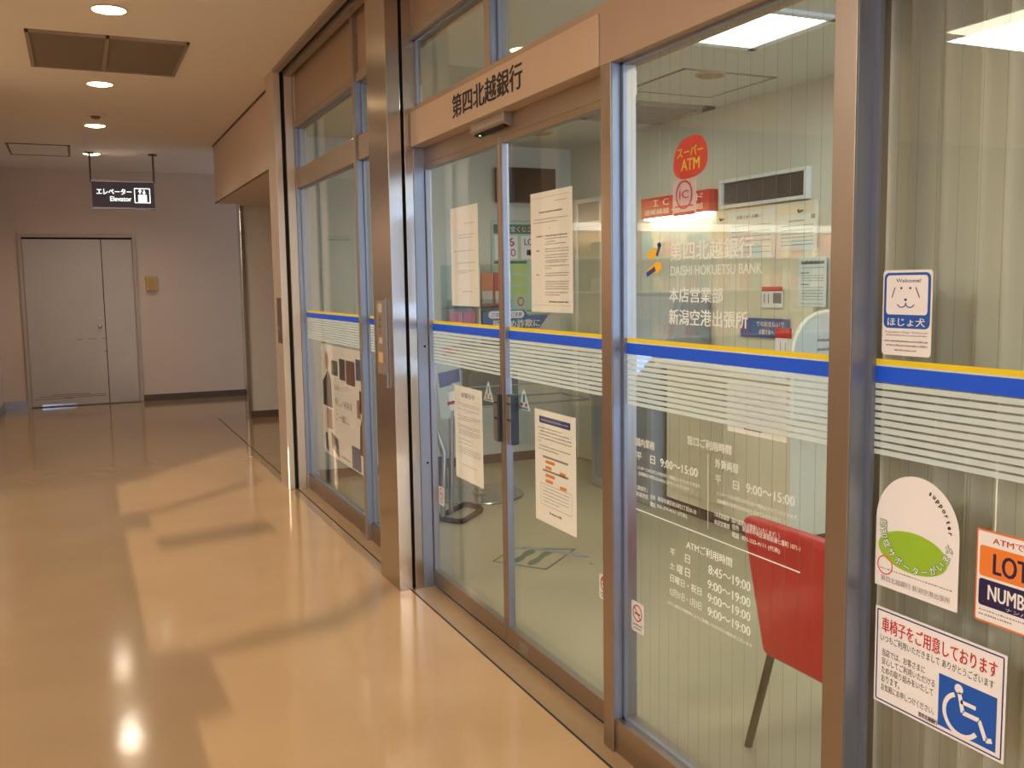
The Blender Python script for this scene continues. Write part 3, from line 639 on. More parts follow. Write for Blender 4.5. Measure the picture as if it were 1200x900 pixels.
obj('face_symbol', mb, mat('sticker_blue_line', (40, 80, 150), .5), r, fix=False, label='blue line drawing of a dog face')
mb = MB(); f.text(mb, 'ほじょ犬', .12, .555, .88, .655, .001, .02); obj('lettering', mb, WHITEP, r, fix=False)
mb = MB(); f.text(mb, 'Assistance Dogs Welcome!', .06, .71, .94, .745, .0006)
f.rows(mb, .1, .92, .755, .014); f.rows(mb, .06, .94, .82, .022); f.rows(mb, .1, .94, .87, .022); f.rows(mb, .28, .72, .925, .022)
obj('lettering', mb, INKG, r, fix=False)
f = FX(XS, 1028.5, 549, 684.5, 1125)
arch = [(0, 1), (-.0, .5)] + [(.5-.5*math.cos(math.radians(a)), .42-.42*math.sin(math.radians(a))) for a in range(0, 181, 9)] + [(1, 1)]
r = sheet('supporter_sticker', f, WHITEP, 'white arched supporter sticker with green ground on the right window', 'sticker', arch)
mb = MB(); f.ell(mb, .46, .64, .42, .17, .0005, 40); obj('green_ground', mb, GREEN, r, fix=False)
def arctext(fr, mb, body, cu, cv, ru, rv, a0, a1, size, outward, d, bold=0):
    n = len(body); asp = fr.w/fr.h
    for i, ch in enumerate(body):
        a = math.radians(a0+(a1-a0)*(i+.5)/n); u = cu+ru*math.cos(a); v = cv+rv*math.sin(a)
        tx, ty = -ru*math.sin(a)*fr.w, rv*math.cos(a)*fr.h
        if (a1 < a0): tx, ty = -tx, -ty
        L = math.hypot(tx, ty); tx, ty = tx/L, ty/L; nx, ny = ty, -tx     # up direction in sheet metres (y down)
        vs, fs, x0, x1, y0, y1 = glyphs(ch, 0); s = size/.85; m = (x0+x1)/2
        for q in range(8 if bold else 1):
            ox, oy = (bold*math.cos(q*math.pi/4), bold*math.sin(q*math.pi/4)) if bold else (0, 0)
            mb.add([fr.o + fr.ex*(u*fr.w + ((x-m+ox)*tx + (y+oy)*nx)*s) + fr.ey*(v*fr.h + ((x-m+ox)*ty + (y+oy)*ny)*s) + fr.n*(d+q*.00003) for x, y in vs], fs)
mb = MB(); arctext(f, mb, 'supporter', .5, .44, .385, .345, -70, -4, .0125, True, .0008, .03); obj('lettering', mb, INK, r, fix=False)
mb = MB(); arctext(f, mb, '認知症サポーターがいます', .5, .47, .435, .335, 190, 2, .0165, True, .0008, .085); obj('lettering_outline', mb, DGREEN, r, fix=False, label='green outline of the letters')
mb = MB(); arctext(f, mb, '認知症サポーターがいます', .5, .47, .435, .335, 190, 2, .0165, True, .0012, .012); obj('lettering', mb, WHITEP, r, fix=False, label='white letters along the lower arc')
mb = MB(); f.arc(mb, .13, .81, .1, .1*f.w/f.h, .14, d=.0006); obj('orange_ring', mb, mat('orange_red', (226, 96, 50), .5), r, fix=False)
mb = MB(); f.text(mb, '第四北越銀行 新潟空港出張所', .08, .9, .92, .95, .0006); f.rows(mb, .06, .94, .835, .011); obj('lettering', mb, INKG, r, fix=False)
f = FX(XS, 1145.5, 618, 726, 1236)
r = sheet('lottery_sticker', f, mat('orange_border', (232, 118, 60), .5), 'orange edged lottery sticker at the right window edge', 'sticker', f.rrect(0, 0, 1, 1, .004))
mb = MB(); f.poly(mb, f.rrect(.02, .02, .98, .98, .003), .0004); obj('white_panel', mb, WHITEP, r, fix=False)
mb = MB(); f.poly(mb, f.rrect(.05, .17, .95, .5, .006), .0007); obj('orange_panel', mb, ORANGE, r, fix=False)
mb = MB(); f.poly(mb, f.rrect(.05, .53, .95, .82, .006), .0007); obj('navy_panel', mb, mat('deep_navy', (34, 22, 70), .5), r, fix=False)
mb = MB(); f.text(mb, 'ATMでロト', .22, .06, .9, .13, .001, .015); obj('red_lettering', mb, RED, r, fix=False)
mb = MB(); f.text(mb, 'LOTO', .24, .23, .9, .45, .001, .035); obj('lettering', mb, MATS['deep_navy'], r, fix=False)
mb = MB(); f.text(mb, 'NUMBERS', .18, .58, .92, .74, .001, .03); f.text(mb, 'ナンバーズ', .42, .765, .9, .805, .001); obj('white_lettering', mb, WHITEP, r, fix=False)
mb = MB(); f.rows(mb, .06, .9, .86, .015); f.rows(mb, .06, .5, .905, .02); obj('lettering', mb, INKG, r, fix=False)
f = FX(XS, 1026.5, 708.5, 820, 1181)
r = sheet('wheelchair_sticker', f, WHITEP, 'white wheelchair notice sticker, lowest on the right window', 'sticker')
mb = MB(); f.line(mb, [(.02, .03), (.98, .03), (.98, .97), (.02, .97), (.02, .03)], .003, .0005); obj('border', mb, NAVY, r, fix=False)
mb = MB(); f.text(mb, '車椅子をご用意しております', .06, .09, .94, .245, .0008, .015); obj('heading', mb, RED, r, fix=False)
mb = MB(); f.text(mb, 'いつもご利用いただきまして ありがとうございます', .05, .27, .92, .35)
for i, (s_, e) in enumerate((('当店では、お客さまに', .42), ('安心してご利用いただける', .5), ('ための取り組みをいたして', .49), ('おります。', .22), ('お気軽にお申しつけください。', .5))):
    f.text(mb, s_, .065, .42+i*.092, e, .495+i*.092)
f.text(mb, '第四北越銀行', .38, .895, .53, .945, .0007, .02)
obj('lettering', mb, INK, r, fix=False)
mb = MB(); f.rect(mb, .53, .42, .945, .93, .0005); obj('blue_square', mb, BLUE, r, fix=False)
q = Fr(f.p(.53, .42), f.ex, f.ey, f.w*.415, f.h*.51, f.n); mb = MB()
q.ell(mb, .36, .14, .075, .075*q.w/q.h, .0009, 20)
q.line(mb, [(.37, .2), (.44, .55), (.72, .55), (.84, .86), (.94, .82)], q.w*.07, .0009); q.line(mb, [(.4, .36), (.66, .36)], q.w*.06, .0009)
q.arc(mb, .42, .62, .34, .34*q.w/q.h, .2, 35, 245, .0009)
obj('wheelchair_symbol', mb, WHITEP, r, fix=False, label='white wheelchair symbol')

# collage poster in the far display window
f = FX(1.5535, 376, 402, 525.5, 426.5)
r = sheet('poster', f, mat('poster_paper', (252, 246, 238), .55, var=.01), 'white collage poster in the far display window', 'poster')
def patch(name, m, *rects):
    for q in rects:
        mb = MB()
        if isinstance(q, tuple): f.rect(mb, *q)
        else: f.poly(mb, q, .0006)
        obj(name, mb, m, r, fix=False)
patch('picture', mat('photo_dark', (46, 36, 36), .5, var=.4, scale=60), [(.08, .3), (.16, .22), (.24, .3), (.26, .56), (.02, .56), (.02, .34)], (.46, .1, .6, .28), (.9, .32, 1, .5), [(.9, .62), (.96, .5), (1, .6), (1, .85), (.88, .84)])
patch('picture', mat('photo_skin', (176, 130, 108), .5, var=.2, scale=40), [(.1, .1), (.16, .06), (.2, .14), (.17, .23), (.11, .22)], (.1, .58, .24, .76), (.84, .4, .92, .55))
patch('picture', mat('photo_green', (62, 84, 62), .5, var=.4, scale=50), (.26, .13, .42, .26))
patch('picture', mat('photo_rust', (120, 72, 56), .5, var=.4, scale=50), (.62, .1, .82, .3))
patch('picture', mat('photo_blue', (58, 86, 140), .5, var=.35, scale=40), (.84, .07, 1, .24), (.7, .8, .9, .99))
patch('picture', mat('photo_slate', (78, 84, 100), .5, var=.35, scale=50), [(.2, .78), (.38, .82), (.4, .98), (.22, .92)], [(.04, .82), (.1, .8), (.14, .98), (.06, .96)])
mb = MB(); f.text(mb, 'さあ、', .32, .33, .46, .385); f.text(mb, '新しい未来を', .33, .45, .74, .52); f.text(mb, 'ご一緒に。', .34, .58, .66, .65); obj('lettering', mb, INKG, r, fix=False)
mb = MB(); f.rows(mb, .45, .66, .94, .02); obj('lettering', mb, INKG, r, fix=False)

# ================================================================== BANK INTERIOR
def lamp_panel(x0, x1, y0, y1, label, watt=7):
    r = root('ceiling_light', ((x0+x1)/2, (y0+y1)/2, 2.63), label, 'ceiling light', 'square bank ceiling lights')
    mb = MB()
    for q in ((x0, x1, y0, y0+.05), (x0, x1, y1-.05, y1), (x0, x0+.05, y0, y1), (x1-.05, x1, y0, y1)): mb.box(*q, 2.615, 2.635)
    obj('frame', mb, WHITEM, r, bevel=.004)
    obj('diffuser', MB().box(x0+.05, x1-.05, y0+.05, y1-.05, 2.622, 2.634), LENSN, r)
    area('tube', ((x0+x1)/2, (y0+y1)/2, 2.60), x1-x0-.1, y1-y0-.1, watt, NEUT)
lamp_panel(2.46, 3.09, 3.27, 3.88, 'square lit ceiling panel seen through the hours window')
lamp_panel(2.50, 3.11, 5.38, 5.98, 'square lit ceiling panel seen through the right door leaf', 3)
lamp_panel(2.46, 3.09, 1.0, 1.6, 'square ceiling panel nearer than the hours window')
lamp_panel(2.46, 3.09, -.7, -.1, 'square ceiling panel at the near end of the bank')
def ceil_round(px, py, rad, label):
    p = at(px, py, 2, 2.63); r = root('ceiling_speaker', (p.x, p.y, 2.63), label, 'speaker')
    obj('rim', MB().lathe((p.x, p.y, 2.618), [(rad*.9, 0), (rad, .004), (rad, .014)], 28), mat('beige_plastic', (196, 170, 124), .5), r)
    obj('grille', MB().lathe((p.x, p.y, 2.614), [(rad*.8, 0), (rad*.85, .006)], 28), mat('beige_grille', (172, 146, 104), .7), r)
ceil_round(833, 86.5, .085, 'round beige ceiling speaker near the square light')
ceil_round(634, 155, .085, 'round ceiling speaker seen through the right door leaf')
a = at(745, 130, 2, 2.63)
r = root('ceiling_diffuser', (3.5, 5.5, 2.63), 'dark air diffuser in the bank ceiling by the back wall', 'air vent')
mb = MB()
for q in ((3.16, 3.86, 5.22, 5.30), (3.16, 3.86, 5.80, 5.88), (3.16, 3.24, 5.22, 5.88), (3.78, 3.86, 5.22, 5.88)): mb.box(*q, 2.612, 2.632)
obj('frame', mb, mat('vent_grey', (150, 142, 126), .6), r, bevel=.003)
sl = MB()
for k in range(9): sl.box(3.25, 3.77, 5.33+k*.053, 5.345+k*.053, 2.610, 2.626)
obj('slats', sl, MATS['vent_grey'], r); obj('duct', MB().box(3.24, 3.78, 5.3, 5.8, 2.626, 2.633), DARK, r)
r = root('ceiling_hatch', (3.3, 4.6, 2.63), 'square access hatch in the bank ceiling beside the diffuser', 'ceiling hatch')
mb = MB()
for q in ((3.02, 3.64, 4.36, 4.375), (3.02, 3.64, 4.96, 4.975), (3.02, 3.035, 4.36, 4.975), (3.625, 3.64, 4.36, 4.975)): mb.box(*q, 2.624, 2.634)
obj('frame', mb, mat('hatch_line', (150, 144, 126), .6), r); obj('lid', MB().box(3.035, 3.625, 4.375, 4.96, 2.627, 2.634), BANKC, r)

# television
r = root('television', (3.43, 7.24, 2.17), 'black television high on the bank wall', 'television')
obj('housing', MB().box(3.165, 3.69, 7.17, 7.24, 2.165, 2.445), BLACKP, r, bevel=.006)
obj('screen', MB().box(3.185, 3.67, 7.167, 7.171, 2.19, 2.43), mat('dead_screen', (8, 8, 9), .3, spec=.2), r)
obj('bracket', MB().box(3.36, 3.5, 7.24, 7.3, 2.22, 2.36), BLACKP, r)
# lottery board under it
f = Fr((3.155, 7.283, 2.015), (1, 0, 0), (0, 0, -1), .52, .77, (0, -1, 0))
r = root('wall_poster', (3.41, 7.29, 1.24), 'framed green lottery board on the wall under the television', 'poster')
obj('frame', MB().box(3.145, 3.685, 7.284, 7.3, 1.235, 2.025), ALU, r, bevel=.003)
mb = MB(); f.slab(mb, FULL, .001); obj('sheet', mb, mat('pale_green_sheet', (178, 206, 176), .5), r)
mb = MB(); f.rect(mb, .02, .03, .98, .13); f.rect(mb, .02, .42, .6, .45); obj('green_bar', mb, mat('board_green', (44, 96, 74), .5), r, fix=False)
mb = MB(); f.text(mb, 'ATM宝くじご案内', .1, .05, .9, .11, .001); obj('lettering', mb, WHITEP, r, fix=False)
mb = MB(); f.rect(mb, .04, .15, .44, .40); f.rect(mb, .5, .15, .96, .40); obj('white_panel', mb, WHITEP, r, fix=False)
mb = MB(); f.text(mb, '6', .28, .17, .38, .26, .001, .05); f.text(mb, 'LOTO', .1, .29, .4, .37, .001, .03); f.arc(mb, .48, .86, .06, .05, .3); obj('red_print', mb, RED, r, fix=False)
mb = MB(); f.text(mb, 'LOTO', .56, .18, .9, .25, .001, .03); f.rect(mb, .6, .3, .9, .36); 
for v in (.48, .54, .60, .66, .72, .78): f.rows(mb, .7, .95, v, .02)
obj('navy_print', mb, NAVY, r, fix=False)
mb = MB()
for v in (.46, .58, .7, .84): f.rect(mb, .08, v, .6, v+.09 if v < .8 else v+.02)
obj('yellow_print', mb, mat('lime_print', (186, 206, 110), .5), r, fix=False)
mb = MB(); f.rows(mb, .5, .95, .95, .02); obj('lettering', mb, INKG, r, fix=False)
# brochure rack
r = root('brochure_rack', (2.95, 7.2, 1.0), 'clear brochure rack on the bank wall beside the green board', 'rack')
obj('back_panel', MB().box(2.70, 3.27, 7.28, 7.30, .98, 1.66), ACRYL, r)
mb = MB()
for z in (1.0, 1.31): mb.box(2.70, 3.27, 7.17, 7.28, z, z+.012).box(2.70, 3.27, 7.17, 7.174, z, z+.07)
obj('pocket', mb, ACRYL, r)
obj('divider', MB().box(2.98, 2.99, 7.17, 7.28, 1.0, 1.64), WHITEM, r)
BC = [('orange_cover', (206, 120, 70), 3.02, 1.325, 'orange topped'), ('red_cover', (190, 60, 60), 3.135, 1.325, 'red topped'),
      ('pink_cover', (206, 120, 140), 2.74, 1.015, 'left pink'), ('rose_cover', (196, 104, 128), 2.855, 1.015, 'right pink'), ('green_cover', (60, 120, 84), 3.005, 1.015, 'left green'), ('leaf_cover', (74, 140, 90), 3.125, 1.015, 'right green')]
for nm, c, x, z, w in BC:
    lab = '%s brochure standing in the %s row of the rack' % (w, 'upper' if z > 1.2 else 'lower')
    b = root('brochure', (x+.05, 7.22, z), lab, 'brochure', 'brochures in the wall rack')
    obj('cover', MB().box(x, x+.105, 7.215, 7.227, z, z+.27), mat(nm, c, .45, var=.25, scale=12), b)
    obj('title_block', MB().box(x+.008, x+.097, 7.2135, 7.2152, z+.02, z+.12), mat('brochure_grey', (196, 196, 188), .5), b)
# fraud warning board
f = FY(7.13, 566, 365, 386, 643)
r = root('warning_board', (f.o.x+f.w/2, 7.3, f.o.z-f.h), 'blue cut-out warning board on the wall under the green poster', 'sign')
mb = MB(); f.slab(mb, [(0, .1), (.1, -.05), (.62, -.05), (.68, .3), (1, .3), (.86, 1), (0, 1)], .006); obj('board', mb, mat('board_blue', (30, 96, 158), .5), r)
mb = MB(); f.poly(mb, f.rrect(.08, .0, .34, .42, .03), .001); f.poly(mb, f.rrect(.38, .0, .62, .42, .03), .001); obj('white_oval', mb, WHITEP, r, fix=False)
mb = MB(); f.text(mb, 'ご注意', .12, .1, .3, .32, .002, .02); f.text(mb, 'ご注意', .42, .1, .58, .32, .002, .02); obj('navy_lettering', mb, NAVY, r, fix=False)
mb = MB(); f.text(mb, '振込め詐欺に', .14, .5, .86, .95, .002, .03); obj('lettering', mb, mat('cream_print', (240, 232, 190), .5), r, fix=False)
obj('backing', MB().box(f.o.x+f.w*.6, f.o.x+f.w*.7, 7.136, 7.3, f.o.z-f.h*.9, f.o.z-f.h*.5), WHITEM, r)
# glass writing table on a round foot
r = root('writing_table', (2.72, 6.2, 0), 'glass writing table with a round metal foot inside the bank', 'table')
obj('table_top', MB().box(2.35, 3.38, 6.0, 6.5, .93, .945), ACRYL, r, bevel=.002)
obj('drawer_unit', MB().box(2.42, 2.80, 6.05, 6.42, .66, .90), mat('dark_olive_box', (96, 96, 80), .5), r, bevel=.006)
rl = MB()
for q in ((2.36, 6.02), (3.36, 6.02), (2.36, 6.48), (3.36, 6.48)): rl.tube([(q[0], q[1], .66), (q[0], q[1], .93)], .008, 8)
rl.tube([(2.36, 6.02, .66), (3.36, 6.02, .66), (3.36, 6.48, .66), (2.36, 6.48, .66), (2.36, 6.02, .66)], .007, 8).tube([(2.36, 6.02, .80), (3.36, 6.02, .80)], .005, 8)
obj('rail', rl, ALU, r)
obj('pole', MB().tube([(2.55, 6.2, .02), (2.55, 6.2, .93)], .03, 14), ALU, r, smooth=True)
obj('foot', MB().lathe((2.55, 6.2, 0), [(.315, 0), (.32, .006), (.315, .014), (.06, .022), (.035, .05)], 40), mat('satin_foot', (150, 158, 150), .22, .8), r, smooth=True)
obj('tray', MB().box(3.1, 3.42, 6.08, 6.4, .945, .985), ACRYL, r)
# leaflet stand
r = root('leaflet_stand', (2.2, 5.72, 0), 'tilted leaflet stand with black tube foot behind the left door leaf', 'stand')
c = [at(q[0], q[1], 2, .015) for q in ((511, 607), (541, 612), (566, 596), (546, 590))]
loop = []
for i in range(4):
    p0, p1, p2 = c[i-1], c[i], c[(i+1) % 4]; a = (p0-p1).normalized()*.05; b = (p2-p1).normalized()*.05
    loop += [p1+a, p1+a*.3+b*.3, p1+b]
obj('foot', MB().tube(loop+[loop[0]], .018, 10), BLACKP, r, smooth=True)
A = at(519, 607, 2, .02); B = A.copy()
ym = A.y+.05
def yp(px, py, y=None): return at(px, py, 1, ym if y is None else y)
obj('post', MB().tube([(A.x, A.y, .03), (A.x+.02, A.y, .45), yp(512, 505)], .016, 10).tube([(A.x+.08, A.y+.06, .03), (A.x+.10, A.y+.06, .7)], .016, 10), ALU, r, smooth=True)
q = [yp(503, 383), yp(536, 379), yp(543, 488), yp(517, 492)]
obj('board', MB().prism(q, (0, .02, 0)), mat('pale_board', (196, 204, 196), .4), r)
mb = MB(); d = Vector((0, -.002, 0))
def onb(u, v): return q[0]*(1-u)*(1-v)+q[1]*u*(1-v)+q[2]*u*v+q[3]*(1-u)*v+d
mb.poly([onb(.1, .50), onb(.95, .48), onb(.95, .62), onb(.1, .64)]); mb.poly([onb(.1, .62), onb(.6, .61), onb(.6, .64), onb(.1, .66)]); obj('navy_print', mb, mat('slate_print', (92, 108, 150), .5), r, fix=False)
mb = MB()
for v in (.24, .29, .82): mb.poly([onb(.35, v), onb(.95, v-.01), onb(.95, v+.025), onb(.35, v+.035)])
obj('red_print', mb, RED, r, fix=False)
mb = MB(); mb.poly([onb(.4, .72), onb(.98, .7), onb(.98, .98), onb(.45, .98)]); obj('leaflet', mb, PAPER, r, fix=False)
ca = [yp(508, 478, ym-.03), yp(511, 500, ym-.03), yp(514, 520, ym-.03), yp(519, 537, ym-.03)]
obj('arm', MB().tube(ca, .007, 8), CHROME, r, smooth=True)
q2 = [yp(514, 536), yp(523, 534), yp(525, 572), yp(515, 574)]
obj('lower_panel', MB().prism(q2, (0, .02, 0)), mat('slate_panel', (62, 70, 88), .45), r)
r2 = root('header_card', tuple(yp(512, 381)), 'white printed card standing on top of the leaflet stand', 'card')
cq = [yp(500, 379, ym-.05), yp(522, 380.5, ym-.05), yp(525, 394, ym-.05), yp(500, 394, ym-.05)]
obj('card', MB().prism(cq, (0, .003, 0)), WHITEP, r2)
mb = MB(); e = Vector((0, -.001, 0)); mb.poly([cq[0]*.9+cq[1]*.1+(cq[3]-cq[0])*.3+e, cq[0]*.1+cq[1]*.9+(cq[3]-cq[0])*.3+e, cq[0]*.1+cq[1]*.9+(cq[3]-cq[0])*.55+e, cq[0]*.9+cq[1]*.1+(cq[3]-cq[0])*.55+e]); obj('lettering', mb, INKG, r2, fix=False)

# footprints on the floor
pts = [at(*q, 2, .001) for q in ((576, 658), (601, 642), (676, 643), (640, 668))]
r = root('floor_marker', tuple(sum(pts, Vector())/4), 'floor sticker with two dark green footprints inside the bank', 'floor sticker')
def fl(u, v, h=.0012): p = pts[0]*(1-u)*(1-v)+pts[3]*u*(1-v)+pts[2]*u*v+pts[1]*(1-u)*v; return Vector((p.x, p.y, h))
mb = MB()
for a, b, c2, d2 in ((0, 0, 1, .05), (0, .95, 1, 1), (0, 0, .04, 1), (.96, 0, 1, 1)): mb.poly([fl(a, b), fl(c2, b), fl(c2, d2), fl(a, d2)])
obj('outline', mb, mat('floor_green', (70, 104, 88), .4), r, fix=False)
fp = [(0, .3), (.06, .12), (.16, .02), (.28, 0), (.4, .08), (.5, .12), (.62, .05), (.78, 0), (.92, .08), (1, .25), (.98, .42), (.86, .52), (.7, .5), (.55, .42), (.4, .46), (.22, .52), (.06, .46)]
for s0 in (0, 1):
    mb = MB(); mb.poly([fl(.12+.32*((1-y*1.0)*1 if s0 == 0 else y)*1+ (.0 if s0 == 0 else .44), .08+.84*x) for x, y in fp][::(1 if s0 else -1)])
    obj('footprint', mb, MATS['floor_green'], r)
a = at(612, 641, 2, .001); b = at(690, 652, 2, .001); d = (b-a).normalized(); n = Vector((-d.y, d.x, 0))*.02
mb = MB(); mb.prism([a-n, b-n, b+n, a+n], (0, 0, .0006)); obj('tape_strip', mb, mat('blue_tape', (132, 142, 160), .5), label='pale blue tape strip on the bank floor beyond the footprints', cat='tape')

# red chair behind the hours window
r = root('red_chair', (2.12, 2.05, 0), 'red leather chair with steel legs behind the hours window', 'chair')
def cushion(x0, x1, y0, y1, z0, z1, lean, seg=12, rad=.04):
    b = bmesh.new(); bmesh.ops.create_cube(b, size=1)
    for v in b.verts: v.co = Vector(((x0+x1)/2+v.co.x*(x1-x0), (y0+y1)/2+v.co.y*(y1-y0), (z0+z1)/2+v.co.z*(z1-z0)))
    bmesh.ops.bevel(b, geom=b.edges[:], offset=rad, segments=4, profile=.5, affect='EDGES')
    for v in b.verts: v.co.x -= (v.co.z-z0)*lean; v.co.y += (v.co.y-(y0+y1)/2)*(v.co.z-z0)*(.8 if lean else .1)
    mb = MB(); b.verts.index_update(); mb.add([v.co.copy() for v in b.verts], [[v.index for v in f.verts] for f in b.faces]); b.free(); return mb
obj('backrest', cushion(1.885, 1.95, 1.78, 2.30, .335, .765, .05, rad=.028), REDL, r, smooth=True)
obj('seat', cushion(1.93, 2.42, 1.78, 2.30, .335, .45, 0, rad=.03), REDL, r, smooth=True)
for x0, y0, x1, y1 in ((1.92, 2.285, 1.90, 2.372), (1.93, 1.81, 1.90, 1.745), (2.36, 2.27, 2.41, 2.335), (2.36, 1.81, 2.41, 1.745)):
    obj('leg', MB().tube([(x0, y0, .35), (x1, y1, 0)], .0135, 10), mat('leg_steel', (120, 116, 104), .35, 1), r, smooth=True)

# blind behind the right window
mb = MB(); n = 90; prev = None; pts = []
ys = [1.70-2.8*k/400 for k in range(401)]
vs = []; 
for k, y in enumerate(ys):
    x = 1.70+.02*math.sin(k*.55)+.012*math.sin(k*.173+1)
    vs += [(x, y, .02), (x, y, 2.3)]
mb.add(vs, [(2*k, 2*k+2, 2*k+3, 2*k+1) for k in range(400)])
r = root('curtain', (1.70, .2, .02), 'pale pleated curtain hanging behind the sticker window', 'curtain')
cu = obj('cloth', mb, BLIND, r, smooth=True, fix=False); md = cu.modifiers.new('th', 'SOLIDIFY'); md.thickness = .003
obj('rail', MB().box(1.68, 1.72, -1.1, 1.71, 2.3, 2.33), WHITEM, r)

# back wall: slot window, staff door, partition board
r = root('slot_window', (3.9, 4.77, 1.97), 'long dark slot window high on the bank back wall', 'window')
y0, y1, z0, z1 = 4.36, 5.18, 1.965, 2.15
mb = MB().box(3.86, 3.9, y0, y1, z1-.022, z1).box(3.86, 3.9, y0, y1, z0, z0+.022).box(3.86, 3.9, y0, y0+.022, z0+.022, z1-.022).box(3.86, 3.9, y1-.022, y1, z0+.022, z1-.022)
obj('frame', mb, WHITEM, r, bevel=.003); obj('pane', MB().box(3.885, 3.899, y0+.02, y1-.02, z0+.02, z1-.02), mat('dark_pane', (92, 82, 78), .15), r)
r = root('partition_board', (3.89, 4.77, .9), 'cream board under the slot window on the bank back wall', 'board')
obj('board', MB().box(3.872, 3.9, 4.30, 5.22, .9, 1.955), PART, r, bevel=.003)
for y in (4.4, 5.14):
    obj('hook', MB().tube([(3.872, y, 1.90), (3.845, y, 1.89), (3.84, y, 1.905)], .006, 8), BLACKP, r)
def bsheet(l, t, bl, rr, name, m, label, cat, x=3.868, group=None):
    f = FX(x, l, t, bl, rr); return f, sheet(name, f, m, label, cat, FULL, group, .002)
PW = mat('cool_paper', (214, 224, 218), .6, var=.01)
f, r = bsheet(853, 250, 304, 909, 'notice', PW, 'pale notice with bold heading under the slot window', 'notice')
mb = MB(); f.text(mb, 'お客さまへお願い', .2, .08, .7, .16, .001, .02); obj('heading', mb, INK, r, fix=False)
mb = MB(); f.rect(mb, .08, .3, .9, .31); 
for v in (.42, .52, .62, .75, .86): f.rows(mb, .1, .9, v, .02)
obj('lettering', mb, INKG, r, fix=False)
f, r = bsheet(911, 253, 295, 957, 'notice', PW, 'pale notice with small emblem right of the bold headed one', 'notice')
mb = MB(); f.rows(mb, .3, .7, .16, .05)
for v in (.3, .42, .52, .62, .72, .82): f.rows(mb, .1, .92, v, .03)
f.rect(mb, .86, .04, .96, .16); obj('lettering', mb, INKG, r, fix=False)
f, r = bsheet(936, 302, 359, 968, 'notice', PW, 'white list notice with a bold title low on the board', 'notice')
mb = MB(); f.rows(mb, .1, .92, .06, .08); f.rows(mb, .1, .4, .3, .03); f.rows(mb, .1, .4, .53, .03); obj('heading', mb, INK, r, fix=False)
mb = MB()
for v in (.2, .36, .41, .46, .6, .66, .72, .78, .84, .93): f.rows(mb, .12, .92, v, .02)
obj('lettering', mb, INKG, r, fix=False)
f, r = bsheet(893, 336, 360, 917, 'calendar', WHITEP, 'small wall calendar with a red top strip', 'calendar', 3.86)
mb = MB(); f.rect(mb, 0, 0, 1, .22); obj('red_strip', mb, RED, r, fix=False)
mb = MB(); f.rect(mb, .55, .3, .95, .8); f.rect(mb, .1, .35, .15, .8); f.rect(mb, .3, .35, .35, .8); obj('lettering', mb, INKG, r, fix=False)
f, r = bsheet(868, 372, 394, 925, 'wall_sign', mat('slate_blue', (66, 92, 150), .5), 'blue sign with two white text lines above the counter', 'sign', 3.86)
mb = MB(); f.text(mb, 'でのお支払いで', .34, .14, .9, .42, .001, .02); f.text(mb, 'お客さまへ', .4, .56, .7, .84, .001, .02); obj('lettering', mb, WHITEP, r, fix=False)
# staff door
r = root('door_4', (3.9, 6.96, 0), 'pale staff door with a small glazed transom', 'door', kind='structure')
mb = MB().box(3.87, 3.9, 6.74, 6.77, 0, 2.19).box(3.87, 3.9, 7.15, 7.18, 0, 2.19).box(3.87, 3.9, 6.77, 7.15, 2.155, 2.19).box(3.87, 3.9, 6.77, 7.15, 1.965, 2.0)
obj('frame', mb, WHITEM, r, bevel=.003); obj('pane', MB().box(3.888, 3.898, 6.77, 7.15, 2.0, 2.155), mat('grey_pane', (132, 142, 148), .2), r)
lf = obj('leaf', MB().box(3.884, 3.898, 6.775, 7.145, .01, 1.965), mat('cream_door', (200, 198, 176), .5), r)
obj('knob', MB().lathe((3.884, 6.83, 1.0), [(.01, 0), (.01, .03), (.025, .04), (.02, .06)], 14, (-1, 0, 0)), CHROME, lf)
f, r = bsheet(699, 297, 368, 713, 'wall_poster', mat('blue_poster', (88, 118, 166), .5), 'narrow blue poster beside the staff door', 'poster', 3.894)
mb = MB(); f.rect(mb, .15, .12, .85, .2); f.rect(mb, .1, .68, .9, .98); obj('white_panel', mb, WHITEP, r, fix=False)

# ATM corner
r = root('cash_machine', (3.6, 5.72, 0), 'grey cash machine under the red card header', 'cash machine')
obj('body', MB().prism([(3.42, 5.30, 0), (3.42, 5.30, .86), (3.56, 5.30, 1.0), (3.66, 5.30, 1.42), (3.89, 5.30, 1.42), (3.89, 5.30, 0)], (0, .82, 0)), GREYM, r, bevel=.012)
def tilt(y0, y1, t0, t1, p0=(3.56, 1.0), p1=(3.66, 1.42), off=.004):
    a = Vector((p0[0], 0, p0[1])); b = Vector((p1[0], 0, p1[1])); d = b-a; n = Vector((-d.z, 0, d.x)).normalized()*off
    q = [a+d*t0+n, a+d*t0+n, a+d*t1+n, a+d*t1+n]
    return [Vector((q[0].x, y1, q[0].z)), Vector((q[1].x, y0, q[1].z)), Vector((q[2].x, y0, q[2].z)), Vector((q[3].x, y1, q[3].z))]
obj('upper_panel', MB().prism(tilt(5.36, 6.06, .1, .95, off=.006), (.012, 0, 0)), mat('machine_panel', (176, 182, 184), .4), r)
obj('screen', MB().prism(tilt(5.5, 5.85, .05, .95, (3.42, .86), (3.56, 1.0), .006), (.012, 0, -.01)), mat('lit_screen', (120, 160, 255), .3, emit=1.6), r)
obj('card_slot', MB().prism(tilt(5.92, 6.02, .3, .4, off=.009), (.012, 0, 0)), BLACKP, r)
obj('cabinet_door', MB().box(3.413, 3.421, 5.36, 6.06, .08, .78), mat('machine_door', (128, 134, 140), .5), r, bevel=.004)
obj('label', MB().prism(tilt(5.8, 6.06, .03, .09, off=.008), (.012, 0, 0)), NAVY, r)
